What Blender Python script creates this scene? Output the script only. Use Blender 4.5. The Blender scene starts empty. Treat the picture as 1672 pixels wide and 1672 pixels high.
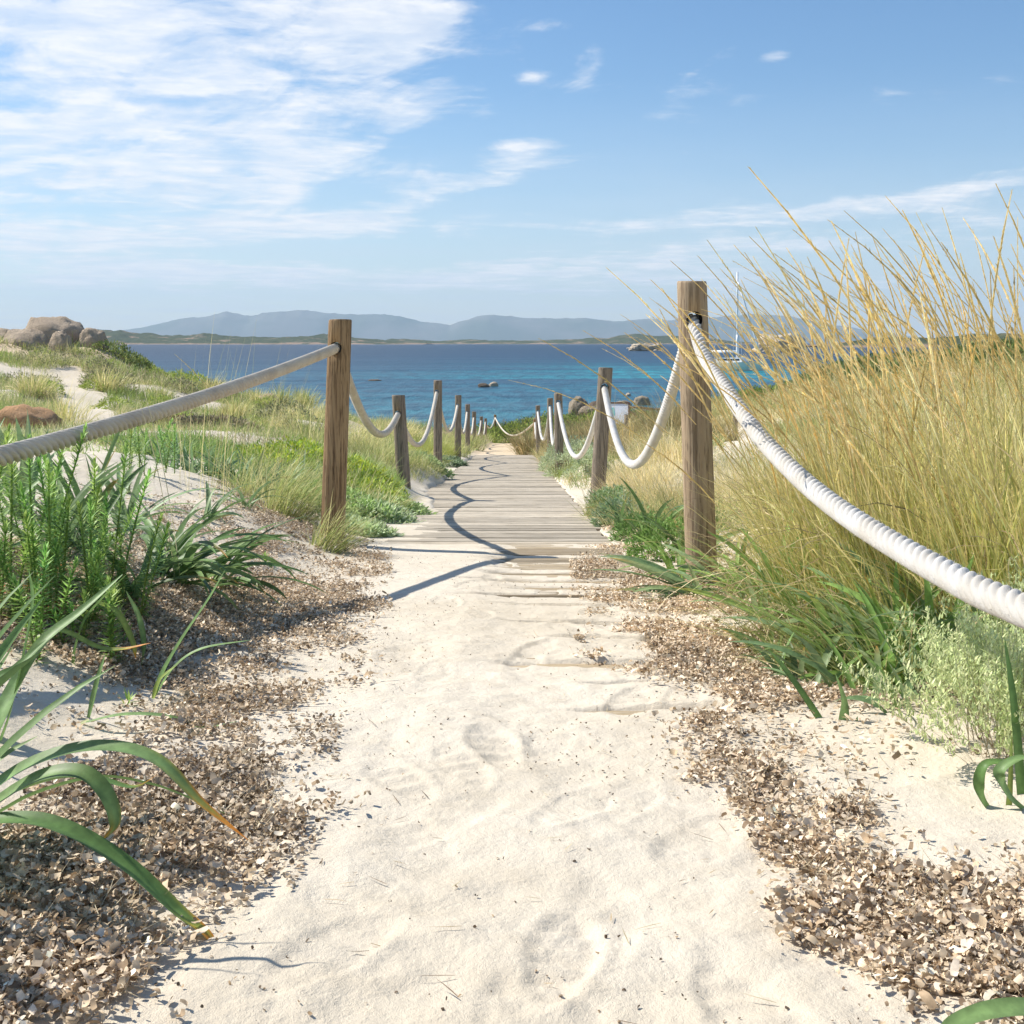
import bpy, bmesh, math, random
import numpy as np
from mathutils import Vector, noise as mnoise
C = bpy.context.scene
COL = C.collection
R = math.radians
rng = np.random.default_rng(7)
random.seed(7)
E = 5.2            # eye height above the sea, metres
F = 1950.0         # focal length in photo pixels (photo is 1672 wide)
HY = 560.0         # photo row of the horizon

# ------------------------------------------------------------------ camera
cam = bpy.data.objects.new('camera', bpy.data.cameras.new('camera')); COL.objects.link(cam)
cam.location = (0, 0, E); cam.rotation_euler = (R(90), 0, 0)
cam.data.sensor_width = 36; cam.data.sensor_height = 36; cam.data.sensor_fit = 'HORIZONTAL'
cam.data.lens = 36 * F / 1672
cam.data.shift_y = -(836 - HY) / 1672
cam.data.clip_start = 0.05; cam.data.clip_end = 60000
C.camera = cam

# ------------------------------------------------------------------ light
SUNV = Vector((-0.93, 0.36, 1.02)).normalized()     # towards the sun
SUN_EL = math.asin(SUNV.z); SUN_AZ = math.atan2(SUNV.x, SUNV.y)
sun = bpy.data.objects.new('sun', bpy.data.lights.new('sun', 'SUN')); COL.objects.link(sun)
sun.data.energy = 4.4; sun.data.angle = R(0.55); sun.data.color = (1.0, 0.95, 0.87)
sun.rotation_euler = SUNV.to_track_quat('Z', 'Y').to_euler()
C.view_settings.view_transform = 'Standard'; C.view_settings.look = 'None'
C.view_settings.exposure = 0.61; C.view_settings.gamma = 1

class NT:
    """small helper for writing node trees"""
    def __init__(s, tree): s.t = tree; s.n = tree.nodes; s.l = tree.links
    def node(s, typ, **kw):
        n = s.n.new(typ)
        for k, v in kw.items(): setattr(n, k, v)
        return n
    def link(s, a, b): s.l.new(a, b)
    def put(s, sock, v):
        if hasattr(v, 'is_linked') or isinstance(v, bpy.types.NodeSocket): s.l.new(v, sock)
        else: sock.default_value = v
    def math(s, op, a, b=0.0, c=0.0, clamp=False):
        n = s.node('ShaderNodeMath', operation=op); n.use_clamp = clamp
        s.put(n.inputs[0], a); s.put(n.inputs[1], b)
        if op in ('MULTIPLY_ADD', 'WRAP', 'SMOOTH_MIN'): s.put(n.inputs[2], c)
        return n.outputs[0]
    def noise(s, vec, scale, detail=4, rough=0.55, dist=0.0, out=0):
        n = s.node('ShaderNodeTexNoise'); s.put(n.inputs['Vector'], vec)
        n.inputs['Scale'].default_value = scale; n.inputs['Detail'].default_value = detail
        n.inputs['Roughness'].default_value = rough; n.inputs['Distortion'].default_value = dist
        return n.outputs[out]
    def mapr(s, v, a, b, c=0.0, d=1.0, smooth=True):
        n = s.node('ShaderNodeMapRange'); n.interpolation_type = 'SMOOTHSTEP' if smooth else 'LINEAR'
        s.put(n.inputs[0], v)
        for i, x in enumerate((a, b, c, d)): s.put(n.inputs[1 + i], x)
        return n.outputs[0]
    def mix(s, f, a, b):
        n = s.node('ShaderNodeMix', data_type='RGBA'); s.put(n.inputs[0], f)
        for i, x in ((6, a), (7, b)):
            if isinstance(x, (tuple, list)): x = tuple(x) + (1.0,) * (4 - len(x))
            s.put(n.inputs[i], x)
        return n.outputs[2]
    def vmul(s, v, m):
        n = s.node('ShaderNodeVectorMath', operation='MULTIPLY'); s.put(n.inputs[0], v); s.put(n.inputs[1], m)
        return n.outputs[0]
    def ramp(s, f, stops):
        n = s.node('ShaderNodeValToRGB'); s.put(n.inputs[0], f)
        e = n.color_ramp.elements
        while len(e) > 1: e.remove(e[-1])
        e[0].position = stops[0][0]; e[0].color = tuple(stops[0][1]) + (1,)
        for p, c in stops[1:]:
            x = e.new(p); x.color = tuple(c) + (1,)
        return n.outputs[0]

# ------------------------------------------------------------------ sky with clouds (world)
w = bpy.data.worlds.new('World'); C.world = w; w.use_nodes = True
t = NT(w.node_tree); t.n.clear()
out = t.node('ShaderNodeOutputWorld'); bg = t.node('ShaderNodeBackground')
sky = t.node('ShaderNodeTexSky', sky_type='NISHITA'); sky.sun_disc = False
sky.sun_elevation = SUN_EL; sky.sun_rotation = SUN_AZ
sky.altitude = 0; sky.air_density = 1.0; sky.dust_density = 0.3; sky.ozone_density = 2.6
tc = t.node('ShaderNodeTexCoord'); D = tc.outputs['Generated']
sx = t.node('ShaderNodeSeparateXYZ'); t.link(D, sx.inputs[0])
X, Y, Z = sx.outputs
az = t.math('DIVIDE', t.math('ARCTAN2', X, Y), math.pi / 180)      # degrees
el = t.math('DIVIDE', t.math('ARCSINE', Z), math.pi / 180)
zz = t.math('ADD', t.math('MAXIMUM', Z, 0.0), 0.045)
cv = t.node('ShaderNodeCombineXYZ'); t.link(t.math('DIVIDE', X, zz), cv.inputs[0]); t.link(t.math('DIVIDE', Y, zz), cv.inputs[1])
# slight shear so that the streaks rise to the right
mp = t.node('ShaderNodeMapping'); t.link(cv.outputs[0], mp.inputs[0]); mp.inputs['Rotation'].default_value = (0, 0, R(-16)); mp.inputs['Scale'].default_value = (0.8, 1.0, 1.0)
n1 = t.noise(mp.outputs[0], 0.85, 10, 0.62, 0.5)
n2 = t.noise(mp.outputs[0], 3.0, 8, 0.64, 0.5)
ae = t.node('ShaderNodeCombineXYZ'); t.link(az, ae.inputs[0]); t.link(t.math('ADD', t.math('MULTIPLY', el, 2.1), t.math('MULTIPLY', az, -.45)), ae.inputs[1])
n3 = t.noise(ae.outputs[0], 0.16, 9, 0.60, 0.6)
nn = t.math('ADD', t.math('ADD', t.math('MULTIPLY', n1, 0.32), t.math('MULTIPLY', n2, 0.25)), t.math('MULTIPLY', n3, 0.43))
nn = t.math('ADD', t.math('MULTIPLY', t.math('SUBTRACT', nn, 0.5), 2.5), 0.5)
def blob(a0, e0, ra, re, tilt, gain):
    da = t.math('SUBTRACT', az, a0); de = t.math('SUBTRACT', el, e0)
    c, s_ = math.cos(R(tilt)), math.sin(R(tilt))
    u = t.math('DIVIDE', t.math('ADD', t.math('MULTIPLY', da, c), t.math('MULTIPLY', de, s_)), ra)
    v = t.math('DIVIDE', t.math('SUBTRACT', t.math('MULTIPLY', de, c), t.math('MULTIPLY', da, s_)), re)
    r2 = t.math('ADD', t.math('MULTIPLY', u, u), t.math('MULTIPLY', v, v))
    return t.math('MULTIPLY', t.math('EXPONENT', t.math('MULTIPLY', r2, -1.0)), gain)
def pb(px, py, rx, ry, tilt, gain):
    a = math.degrees(math.atan2(px - 836, F)); e = math.degrees(math.atan2(560 - py, math.hypot(F, px - 836)))
    k = 180 / math.pi / F
    return blob(a, e, rx * k, ry * k, tilt, gain)
BL = [(-150, -60, 760, 230, 12, .42), (250, 210, 560, 110, 12, .36), (560, 120, 240, 95, 28, .30), (60, 120, 360, 150, 0, .22),
      (100, 290, 460, 60, 4, .36), (430, 375, 420, 26, 2, .50), (80, 395, 160, 18, 3, .36), (200, 440, 420, 24, 1, .34), (750, 300, 150, 26, 14, .40), (680, 20, 220, 30, 0, .22),
      (860, 238, 80, 20, 5, .36), (960, 100, 40, 30, 40, .50), (1268, 90, 46, 18, 12, .52), (870, 127, 40, 14, 0, .34),
      (1100, 362, 210, 20, 4, .46), (1250, 402, 420, 24, 4, .46), (1560, 310, 280, 24, 8, .46), (1170, 100, 60, 14, 20, .14),
      (300, 330, 60, 18, 0, .16), (465, 325, 50, 18, 0, .2), (1660, 180, 60, 20, 0, .10), (500, 450, 600, 20, 1, .34), (1000, 470, 700, 18, 1, .34)]
m = None
for b in BL:
    o = pb(*b); m = o if m is None else t.math('ADD', m, o)
m = t.math('MINIMUM', m, 0.50)
dens = t.math('ADD', nn, m)
back = t.mapr(Y, -0.2, 0.1, 0.22, 0.0)                              # ordinary scattered cloud behind the viewer
dens = t.math('ADD', dens, back)
cl = t.mapr(dens, 0.70, 1.06)
fine = t.noise(mp.outputs[0], 6.0, 7, 0.65, 0.2)
cl = t.math('MULTIPLY', cl, t.mapr(fine, 0.3, 0.7, 0.60, 1.0), clamp=True)
veil = t.mapr(el, 0.0, 13.0, 0.66, 0.0)                             # thin high veil towards the horizon
veil = t.math('MULTIPLY', veil, t.mapr(n1, 0.3, 0.75, 0.6, 1.1))
ccol = t.mix(t.mapr(n2, 0.35, 0.65), (5.8, 6.2, 6.8), (7.0, 7.0, 7.1))
skyc = t.node('ShaderNodeHueSaturation'); skyc.inputs['Saturation'].default_value = 1.18; skyc.inputs['Value'].default_value = 0.93
t.link(sky.outputs[0], skyc.inputs['Color'])
c1 = t.mix(veil, skyc.outputs[0], (4.9, 5.5, 6.3))
c2 = t.mix(cl, c1, ccol)
t.link(c2, bg.inputs[0]); bg.inputs[1].default_value = 0.10; t.link(bg.outputs[0], out.inputs[0])

# ------------------------------------------------------------------ helpers
def tag(o, label=None, cat=None, group=None, kind=None):
    if label: o['label'] = label
    if cat: o['category'] = cat
    if group: o['group'] = group
    if kind: o['kind'] = kind
    return o
def empty(name, loc, label, cat, group=None, rz=0.0):
    o = bpy.data.objects.new(name, None); COL.objects.link(o); o.location = loc; o.rotation_euler = (0, 0, rz)
    o.empty_display_size = 0.1
    return tag(o, label, cat, group)
def W(px, py, Yd): return np.array([(px - 836) * Yd / F, Yd, E - (py - HY) * Yd / F])
def proj(x, y, z): return 836 + F * x / y, HY - F * (z - E) / y

def hash2(ix, iy, seed):
    h = (ix.astype(np.int64) * 374761393 + iy.astype(np.int64) * 668265263 + seed * 1442695041) & 0xFFFFFFFF
    h = ((h ^ (h >> 13)) * 1274126177) & 0xFFFFFFFF
    h = (h ^ (h >> 16)) & 0xFFFF
    return h / 65535.0
def vnoise(x, y, seed=0):
    ix, iy = np.floor(x), np.floor(y); fx, fy = x - ix, y - iy
    fx = fx * fx * fx * (fx * (fx * 6 - 15) + 10); fy = fy * fy * fy * (fy * (fy * 6 - 15) + 10)
    a, b = hash2(ix, iy, seed), hash2(ix + 1, iy, seed); c, d = hash2(ix, iy + 1, seed), hash2(ix + 1, iy + 1, seed)
    return (a * (1 - fx) + b * fx) * (1 - fy) + (c * (1 - fx) + d * fx) * fy
def fbm(x, y, oct=4, seed=0, gain=0.5):
    x = np.asarray(x, float); y = np.asarray(y, float); s = 0; a = 1; tot = 0
    for i in range(oct):
        s = s + a * vnoise(x * 2 ** i + 17.3 * i, y * 2 ** i - 9.1 * i, seed + i); tot += a; a *= gain
    return s / tot * 2 - 1
def sstep(x, a, b):
    q = np.clip((x - a) / (b - a), 0, 1); return q * q * (3 - 2 * q)
def inpoly(px, py, poly):
    r = np.zeros(np.shape(px), bool); n = len(poly); j = n - 1
    for i in range(n):
        xi, yi = poly[i]; xj, yj = poly[j]
        if yi != yj:
            r ^= ((yi > py) != (yj > py)) & (px < (xj - xi) * (py - yi) / (yj - yi) + xi)
        j = i
    return r

def mesh_np(name, V, Q, mat, parent=None, cols=None, smooth=True, T=None):
    """V (n,3), Q (m,4) quads, T (k,3) triangles"""
    V = np.asarray(V, np.float32); Q = np.zeros((0, 4), int) if Q is None else np.asarray(Q)
    T = np.zeros((0, 3), int) if T is None else np.asarray(T)
    me = bpy.data.meshes.new(name)
    me.vertices.add(len(V)); me.vertices.foreach_set('co', V.ravel())
    nl = Q.size + T.size; npoly = len(Q) + len(T)
    me.loops.add(nl); me.loops.foreach_set('vertex_index', np.concatenate([Q.ravel(), T.ravel()]).astype(np.int32))
    me.polygons.add(npoly)
    st = np.concatenate([np.arange(len(Q)) * 4, Q.size + np.arange(len(T)) * 3]).astype(np.int32)
    me.polygons.foreach_set('loop_start', st)
    me.polygons.foreach_set('use_smooth', np.full(npoly, smooth, bool))
    if cols is not None:
        a = me.color_attributes.new('col', 'FLOAT_COLOR', 'POINT')
        cc = np.ones((len(V), 4), np.float32); cc[:, :3] = cols
        a.data.foreach_set('color', cc.ravel())
    me.update(calc_edges=True); me.validate()
    me.materials.append(mat)
    o = bpy.data.objects.new(name, me); COL.objects.link(o)
    if parent is not None: o.parent = parent
    return o
def join(parts):
    V, Q, Cc = [], [], []; off = 0
    for v, q, c in parts:
        V.append(v); Q.append(q + off); Cc.append(c); off += len(v)
    return np.concatenate(V), np.concatenate(Q), np.concatenate(Cc)
USED = set()
def near_label(base, px, py, lms):
    """a label that says between or beside which landmarks the thing stands"""
    def word(l):
        dx_, dy_ = px - l[0], py - l[1]
        if abs(dx_) > abs(dy_) * 1.3: return 'right of' if dx_ > 0 else 'left of'
        return 'below' if dy_ > 0 else 'above'
    L_ = sorted(lms, key=lambda l: math.hypot(px - l[0], (py - l[1]) * 1.5))
    cand = []
    for a in L_[:3]: cand.append(f'{base} {word(a)} the {a[2]}')
    for i in range(min(4, len(L_))):
        for j in range(i + 1, min(5, len(L_))):
            a, b = L_[i], L_[j]
            if (px - a[0]) * (px - b[0]) < 0: cand.append(f'{base} between the {a[2]} and the {b[2]}')
            cand.append(f'{base} {word(a)} the {a[2]}, {word(b)} the {b[2]}')
    for c_ in cand:
        if c_ not in USED and len(c_.split()) <= 16: USED.add(c_); return c_
    return cand[0]
def local(parts_or_v, org):
    return parts_or_v - np.asarray(org)

def blades(base, az, th0, bend, L, Wd, seg=4, c0=(.1, .2, .05), c1=None, cross=1, fold=0.35, taper=1.5, twist=0.0, wav=0.0, cpow=1.5):
    """a sheaf of leaf blades, each a tapering curved ribbon"""
    base = np.atleast_2d(base); N = len(base)
    f = lambda a: np.broadcast_to(np.asarray(a, float), (N,)).copy()
    az, th0, bend, L, Wd = map(f, (az, th0, bend, L, Wd))
    tw = rng.normal(0, 1, N) * twist
    c0 = np.broadcast_to(c0, (N, 3)); c1 = c0 if c1 is None else np.broadcast_to(c1, (N, 3))
    S = seg + 1; tt = np.linspace(0, 1, S)
    P = np.zeros((N, S, 3)); P[:, 0] = base
    dirs = np.zeros((N, S, 3))
    a2 = az[:, None] + wav * np.sin(tt * 3 + rng.uniform(0, 6, (N, 1)))
    th = th0[:, None] + bend[:, None] * tt[None] ** 1.3
    dirs[..., 0] = np.sin(th) * np.cos(a2); dirs[..., 1] = np.sin(th) * np.sin(a2); dirs[..., 2] = np.cos(th)
    step = (L / seg)[:, None, None]
    P[:, 1:] = base[:, None] + np.cumsum((dirs[:, 1:] + dirs[:, :-1]) * 0.5 * step, axis=1)
    side = np.stack([-np.sin(a2), np.cos(a2), np.zeros_like(a2)], -1)
    nrm = np.cross(dirs, side)
    ang = (tw[:, None] * tt[None] + rng.uniform(-.5, .5, (N, 1)) * min(1, twist * 2))[..., None]
    sd = side * np.cos(ang) + nrm * np.sin(ang); nm = np.cross(dirs, sd)
    prof = np.clip(np.minimum(0.55 + tt * 2.2, 1.0) * (1 - tt ** taper) ** 0.75, 0.04, 1)
    ww = (Wd[:, None] * prof[None])[..., None] * 0.5
    if cross == 1:
        pts = np.stack([P - sd * ww, P + sd * ww], 2); K = 2
    else:
        pts = np.stack([P - sd * ww + nm * ww * fold, P - nm * ww * fold * .3, P + sd * ww + nm * ww * fold], 2); K = 3
    V = pts.reshape(-1, 3)
    idx = np.arange(N * S * K).reshape(N, S, K)
    qs = []
    for k in range(K - 1):
        qs.append(np.stack([idx[:, :-1, k], idx[:, :-1, k + 1], idx[:, 1:, k + 1], idx[:, 1:, k]], -1).reshape(-1, 4))
    col = c0[:, None] * (1 - tt[None, :, None] ** cpow) + c1[:, None] * tt[None, :, None] ** cpow
    col = np.repeat(col[:, :, None], K, 2).reshape(-1, 3)
    return V, np.concatenate(qs), col

def pal(cols, n, s=.18, p=None):
    cols = np.array(cols); i = rng.choice(len(cols), n, p=p); return np.clip(cols[i] * (1 + rng.normal(0, s, (n, 1))), .01, .9)
def catmull(pts, n):
    pts = np.asarray(pts, float); p = np.vstack([2 * pts[0] - pts[1], pts, 2 * pts[-1] - pts[-2]])
    outp = []
    m_ = len(pts) - 1
    for s in np.linspace(0, m_, n):
        i = min(int(s), m_ - 1); u = s - i
        a, b, c, d = p[i], p[i + 1], p[i + 2], p[i + 3]
        outp.append(0.5 * ((2 * b) + (-a + c) * u + (2 * a - 5 * b + 4 * c - d) * u * u + (-a + 3 * b - 3 * c + d) * u ** 3))
    return np.array(outp)
def ribbon(pts, width, n=44, roll=0.0, c0=(.1, .2, .08), tip=None, tipfrom=0.85, fold=0.3, blunt=False, roll2=None):
    """one strap leaf along a 3D curve, folded along its midrib"""
    width = width * 1.3
    P = catmull(pts, n); d = np.gradient(P, axis=0); d /= np.linalg.norm(d, axis=1)[:, None]
    up = np.array([0, -0.35, 1.0]); sd = np.cross(d, up); sd /= np.linalg.norm(sd, axis=1)[:, None]; nm = np.cross(sd, d)
    tt = np.linspace(0, 1, n)
    r = roll + (0 if roll2 is None else (roll2 - roll)) * tt
    s2 = sd * np.cos(r)[:, None] + nm * np.sin(r)[:, None]; n2 = np.cross(s2, d)
    prof = np.minimum(0.6 + tt * 1.6, 1) * np.clip((1 - tt ** 3.2), 0.03, 1) ** 0.8
    ww = (width * 0.5 * prof)[:, None]
    cols5 = [(-1, .0), (-.55, .0), (0, -1), (.55, .0), (1, .0)]
    pts_ = np.stack([P + s2 * ww * a + n2 * ww * fold * (abs(a) ** 1.2) for a, _ in cols5], 1)
    V = pts_.reshape(-1, 3); idx = np.arange(n * 5).reshape(n, 5)
    Q = np.concatenate([np.stack([idx[:-1, k], idx[:-1, k + 1], idx[1:, k + 1], idx[1:, k]], -1) for k in range(4)])
    col = np.tile(np.array(c0), (n, 5, 1)).astype(float)
    col *= (1 + 0.10 * np.sin(tt * 9 + pts[0][0] * 7))[:, None, None]
    bl = 1 + .16 * fbm(tt[:, None] * 9 + pts[0][1] * 31, np.arange(5)[None] * .8 + tt[:, None] * 0, 3, 71)
    col *= (np.array([.88, 1.06, 1.0, 1.06, .88])[None] * bl)[..., None]; col[:, 2] *= 1.25
    if tip is not None:
        e = np.array([.10, -.04, 0, .05, -.08])
        q = sstep(tt[:, None] + e[None], tipfrom - .04, tipfrom + .06)[..., None]
        yel = np.array([.42, .36, .05])
        q0 = sstep(tt[:, None] + e[None], tipfrom - .16, tipfrom)[..., None]
        col = col * (1 - q0) + yel * q0 * .6 + col * q0 * .4
        col = col * (1 - q) + np.array(tip) * q
    return V, Q, col.reshape(-1, 3)

# ------------------------------------------------------------------ materials
def newmat(name):
    m_ = bpy.data.materials.new(name); m_.use_nodes = True; tt_ = NT(m_.node_tree); tt_.n.clear()
    o = tt_.node('ShaderNodeOutputMaterial'); return m_, tt_, o
def principled(tt_, base, rough=0.8, spec=0.3, bump=None, bdist=0.01, bstr=1.0, metallic=0.0):
    p = tt_.node('ShaderNodeBsdfPrincipled')
    if isinstance(base, (tuple, list)): base = tuple(base) + (1.0,) * (4 - len(base))
    tt_.put(p.inputs['Base Color'], base); tt_.put(p.inputs['Roughness'], rough)
    p.inputs['Specular IOR Level'].default_value = spec; p.inputs['Metallic'].default_value = metallic
    if bump is not None:
        b = tt_.node('ShaderNodeBump'); tt_.put(b.inputs['Height'], bump); b.inputs['Distance'].default_value = bdist; b.inputs['Strength'].default_value = bstr
        tt_.link(b.outputs[0], p.inputs['Normal'])
    return p
def plant_mat(name, trans=0.35, rough=0.5, spec=0.35, var=0.25, scale=60, gain=1.25):
    m_, q, o = newmat(name)
    a = q.node('ShaderNodeAttribute', attribute_name='col'); oc = q.node('ShaderNodeTexCoord')
    n = q.noise(oc.outputs['Object'], scale, 3, 0.6)
    h = q.node('ShaderNodeHueSaturation'); q.link(a.outputs['Color'], h.inputs['Color'])
    q.link(q.mapr(n, 0.25, 0.75, (1 - var) * gain, (1 + var) * gain), h.inputs['Value'])
    p = principled(q, h.outputs[0], rough, spec)
    tr = q.node('ShaderNodeBsdfTranslucent')
    tcol = q.mix(0.5, h.outputs[0], q.mix(1.0, h.outputs[0], (1, 1, 1)))
    g = q.node('ShaderNodeGamma'); q.link(h.outputs[0], g.inputs[0]); g.inputs[1].default_value = 0.85
    q.link(g.outputs[0], tr.inputs[0])
    mx = q.node('ShaderNodeMixShader'); mx.inputs[0].default_value = trans
    q.link(p.outputs[0], mx.inputs[1]); q.link(tr.outputs[0], mx.inputs[2]); q.link(mx.outputs[0], o.inputs[0])
    return m_
M = {}
M['leaf'] = plant_mat('strap_leaf', 0.30, 0.48, 0.32, 0.22, 55)
M['grass'] = plant_mat('grass_blade', 0.35, 0.55, 0.3, 0.18, 30)
M['bush'] = plant_mat('bush_leaf', 0.30, 0.6, 0.25, 0.25, 3)
M['litter'] = plant_mat('dry_leaf', 0.12, 0.7, 0.2, 0.22, 90, 1.0)

m_, q, o = newmat('sand'); M['sand'] = m_
oc = q.node('ShaderNodeTexCoord').outputs['Object']
big = q.noise(oc, 1.3, 5, 0.6); med = q.noise(oc, 14, 5, 0.6); fin = q.noise(oc, 620, 2, 0.7); gr = q.noise(oc, 230, 3, 0.75)
c = q.mix(q.mapr(big, 0.35, 0.65), (0.65, 0.57, 0.445), (0.71, 0.635, 0.515))
c = q.mix(q.mapr(med, 0.4, 0.75, 0.0, 0.35), c, (0.56, 0.475, 0.35))
c = q.mix(q.mapr(fin, 0.60, 0.72, 0.0, 0.35), c, (0.42, 0.34, 0.25))
c = q.mix(q.mapr(gr, 0.66, 0.76, 0.0, 0.35), c, (0.80, 0.76, 0.68))
sxs = q.node('ShaderNodeSeparateXYZ'); q.link(oc, sxs.inputs[0])
c = q.mix(q.mapr(sxs.outputs[1], 24.0, 32.0, 0.0, 0.75), c, (0.62, 0.47, 0.29))     # yellower sand past the boardwalk
h1 = q.math('MULTIPLY', q.noise(oc, 90, 4, 0.65), 0.35); h2 = q.math('MULTIPLY', fin, 0.18); h3 = q.math('MULTIPLY', med, 1.2)
hh = q.math('ADD', q.math('ADD', h1, h2), h3)
p = principled(q, c, 0.95, 0.1, hh, 0.012, 0.75); q.link(p.outputs[0], o.inputs[0])

def wood_mat(name, ca, cb, cc, axis, gscale=1.0, bumpd=0.004, rnd=True):
    m_, q, o = newmat(name)
    oc = q.node('ShaderNodeTexCoord').outputs['Object']
    st = {'z': (1, 1, 0.045), 'x': (0.035, 1, 1)}[axis]
    v = q.vmul(oc, st)
    gi = q.node('ShaderNodeNewGeometry')
    if rnd:
        vv = q.node('ShaderNodeVectorMath', operation='ADD'); q.link(v, vv.inputs[0])
        cx = q.node('ShaderNodeCombineXYZ'); q.link(q.math('MULTIPLY', gi.outputs['Random Per Island'], 37.0), cx.inputs[0 if axis == 'z' else 2]); q.link(cx.outputs[0], vv.inputs[1]); v = vv.outputs[0]
    g1 = q.noise(v, 90 * gscale, 5, 0.65, 0.3); g2 = q.noise(v, 22 * gscale, 4, 0.6, 0.6); g3 = q.noise(oc, 3.0, 3, 0.6); g4 = q.noise(v, 260 * gscale, 2, 0.6)
    c = q.mix(q.mapr(g2, 0.3, 0.7), ca, cb)
    c = q.mix(q.mapr(g1, 0.46, 0.62, 0.0, 0.85), c, cc)
    if name == 'deck_board':
        ps_ = q.node('ShaderNodeSeparateXYZ'); q.link(gi.outputs['Position'], ps_.inputs[0])
        dust = q.math('MULTIPLY', q.mapr(q.noise(q.vmul(gi.outputs['Position'], (.5, 5, 1)), 5.0, 5, 0.7), 0.38, 0.6), q.mapr(ps_.outputs[1], 6.3, 7.6, 0.28, 0.30))
        c = q.mix(q.mapr(ps_.outputs[1], 6.2, 6.6, 0.85, 0.0), c, (.32, .235, .13))
        c = q.mix(dust, c, (.60, .52, .40))
    c = q.mix(q.mapr(g3, 0.35, 0.7, 0.0, 0.35), c, tuple(x * 0.72 for x in ca))
    c = q.mix(q.mapr(g4, 0.60, 0.68, 0.0, 0.7), c, tuple(x * .55 for x in cc))
    hs = q.node('ShaderNodeHueSaturation'); q.link(c, hs.inputs['Color'])
    if rnd: q.link(q.mapr(gi.outputs['Random Per Island'], 0, 1, 0.72, 1.22, False), hs.inputs['Value'])
    crack = q.mapr(g4, 0.62, 0.7, 0.0, -0.6)
    hh = q.math('ADD', q.math('ADD', q.math('MULTIPLY', g1, -0.8), crack), q.math('MULTIPLY', g2, 0.4))
    p = principled(q, hs.outputs[0], 0.8, 0.2, hh, bumpd, 0.9); q.link(p.outputs[0], o.inputs[0])
    return m_
M['post_pale'] = wood_mat('weathered_pine', (.38, .28, .18), (.48, .37, .25), (.17, .12, .075), 'z', rnd=False)
M['post_brown'] = wood_mat('brown_pine', (.29, .185, .095), (.41, .285, .155), (.12, .074, .04), 'z', rnd=False)
M['post_grey'] = wood_mat('grey_wood', (.25, .20, .15), (.34, .28, .215), (.11, .088, .066), 'z', rnd=False)
M['plank'] = wood_mat('deck_board', (.52, .445, .335), (.68, .60, .475), (.26, .21, .15), 'x')
M['rail'] = wood_mat('rail_wood', (.33, .22, .13), (.42, .31, .2), (.2, .13, .08), 'x')
m_, q, o = newmat('hole'); M['hole'] = m_
p = principled(q, (.03, .02, .012), 0.9, 0.1); q.link(p.outputs[0], o.inputs[0])

def rope_mat(name, ca, cb):
    m_, q, o = newmat(name)
    oc = q.node('ShaderNodeTexCoord').outputs['Object']
    n = q.noise(oc, 9, 4, 0.6); f = q.noise(oc, 700, 3, 0.7)
    c = q.mix(q.mapr(n, 0.35, 0.7), ca, cb)
    p = principled(q, c, 0.85, 0.25, f, 0.0025, 0.8); q.link(p.outputs[0], o.inputs[0])
    return m_
M['rope_white'] = rope_mat('white_rope', (.66, .64, .60), (.58, .54, .47))
M['rope_beige'] = rope_mat('beige_rope', (.62, .57, .48), (.52, .46, .38))

def rock_mat(name, ca, cb, cd, scale=1.0):
    m_, q, o = newmat(name)
    oc = q.node('ShaderNodeTexCoord').outputs['Object']
    n = q.noise(oc, 2.2 * scale, 6, 0.65, 0.5); f = q.noise(oc, 14 * scale, 5, 0.7); g = q.noise(oc, 60 * scale, 3, 0.7)
    c = q.mix(q.mapr(n, 0.35, 0.65), ca, cb); c = q.mix(q.mapr(f, 0.52, 0.7, 0, 0.7), c, cd)
    c = q.mix(q.mapr(g, 0.6, 0.7, 0, 0.4), c, (.12, .10, .08))
    hh = q.math('ADD', f, q.math('MULTIPLY', g, 0.4))
    p = principled(q, c, 0.9, 0.2, hh, 0.12 / scale, 0.8); q.link(p.outputs[0], o.inputs[0]); return m_
M['granite'] = rock_mat('granite', (.56, .45, .33), (.48, .38, .28), (.32, .26, .20))
M['orange_rock'] = rock_mat('orange_granite', (.62, .36, .18), (.52, .32, .18), (.36, .24, .15), 2.0)
M['islet_rock'] = rock_mat('islet_granite', (.68, .58, .44), (.56, .46, .34), (.32, .27, .21), 0.18)
M['shore_rock'] = rock_mat('shore_granite', (.40, .33, .24), (.32, .26, .19), (.20, .165, .12))
M['dark_rock'] = rock_mat('wet_granite', (.16, .12, .09), (.22, .17, .12), (.08, .065, .05))

m_, q, o = newmat('far_mountain'); M['mountain'] = m_
oc = q.node('ShaderNodeTexCoord').outputs['Object']
c = q.mix(q.mapr(q.noise(oc, 0.0008, 6, 0.6), 0.35, 0.65), (.10, .12, .07), (.19, .18, .14))
p = principled(q, c, 0.95, 0.1); q.link(p.outputs[0], o.inputs[0])
m_, q, o = newmat('headland'); M['headland'] = m_
oc = q.node('ShaderNodeTexCoord').outputs['Object']
sz = q.node('ShaderNodeSeparateXYZ'); q.link(oc, sz.inputs[0])
n = q.noise(oc, 0.012, 6, 0.65); n2_ = q.noise(oc, 0.05, 5, 0.7)
veg = q.mix(q.mapr(n2_, 0.35, 0.65), (.045, .065, .03), (.09, .10, .05))
rk = q.mix(q.mapr(n2_, 0.35, 0.65), (.36, .25, .17), (.24, .18, .13))
low = q.mapr(sz.outputs[2], 1.0, 9.0, 0.16, 0.0)
f = q.mapr(q.math('ADD', n, low), 0.56, 0.66)
c = q.mix(f, veg, rk)
c = q.mix(q.mapr(sz.outputs[2], 0.2, 1.6, 0.3, 0.0), c, (.42, .35, .28))
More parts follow.
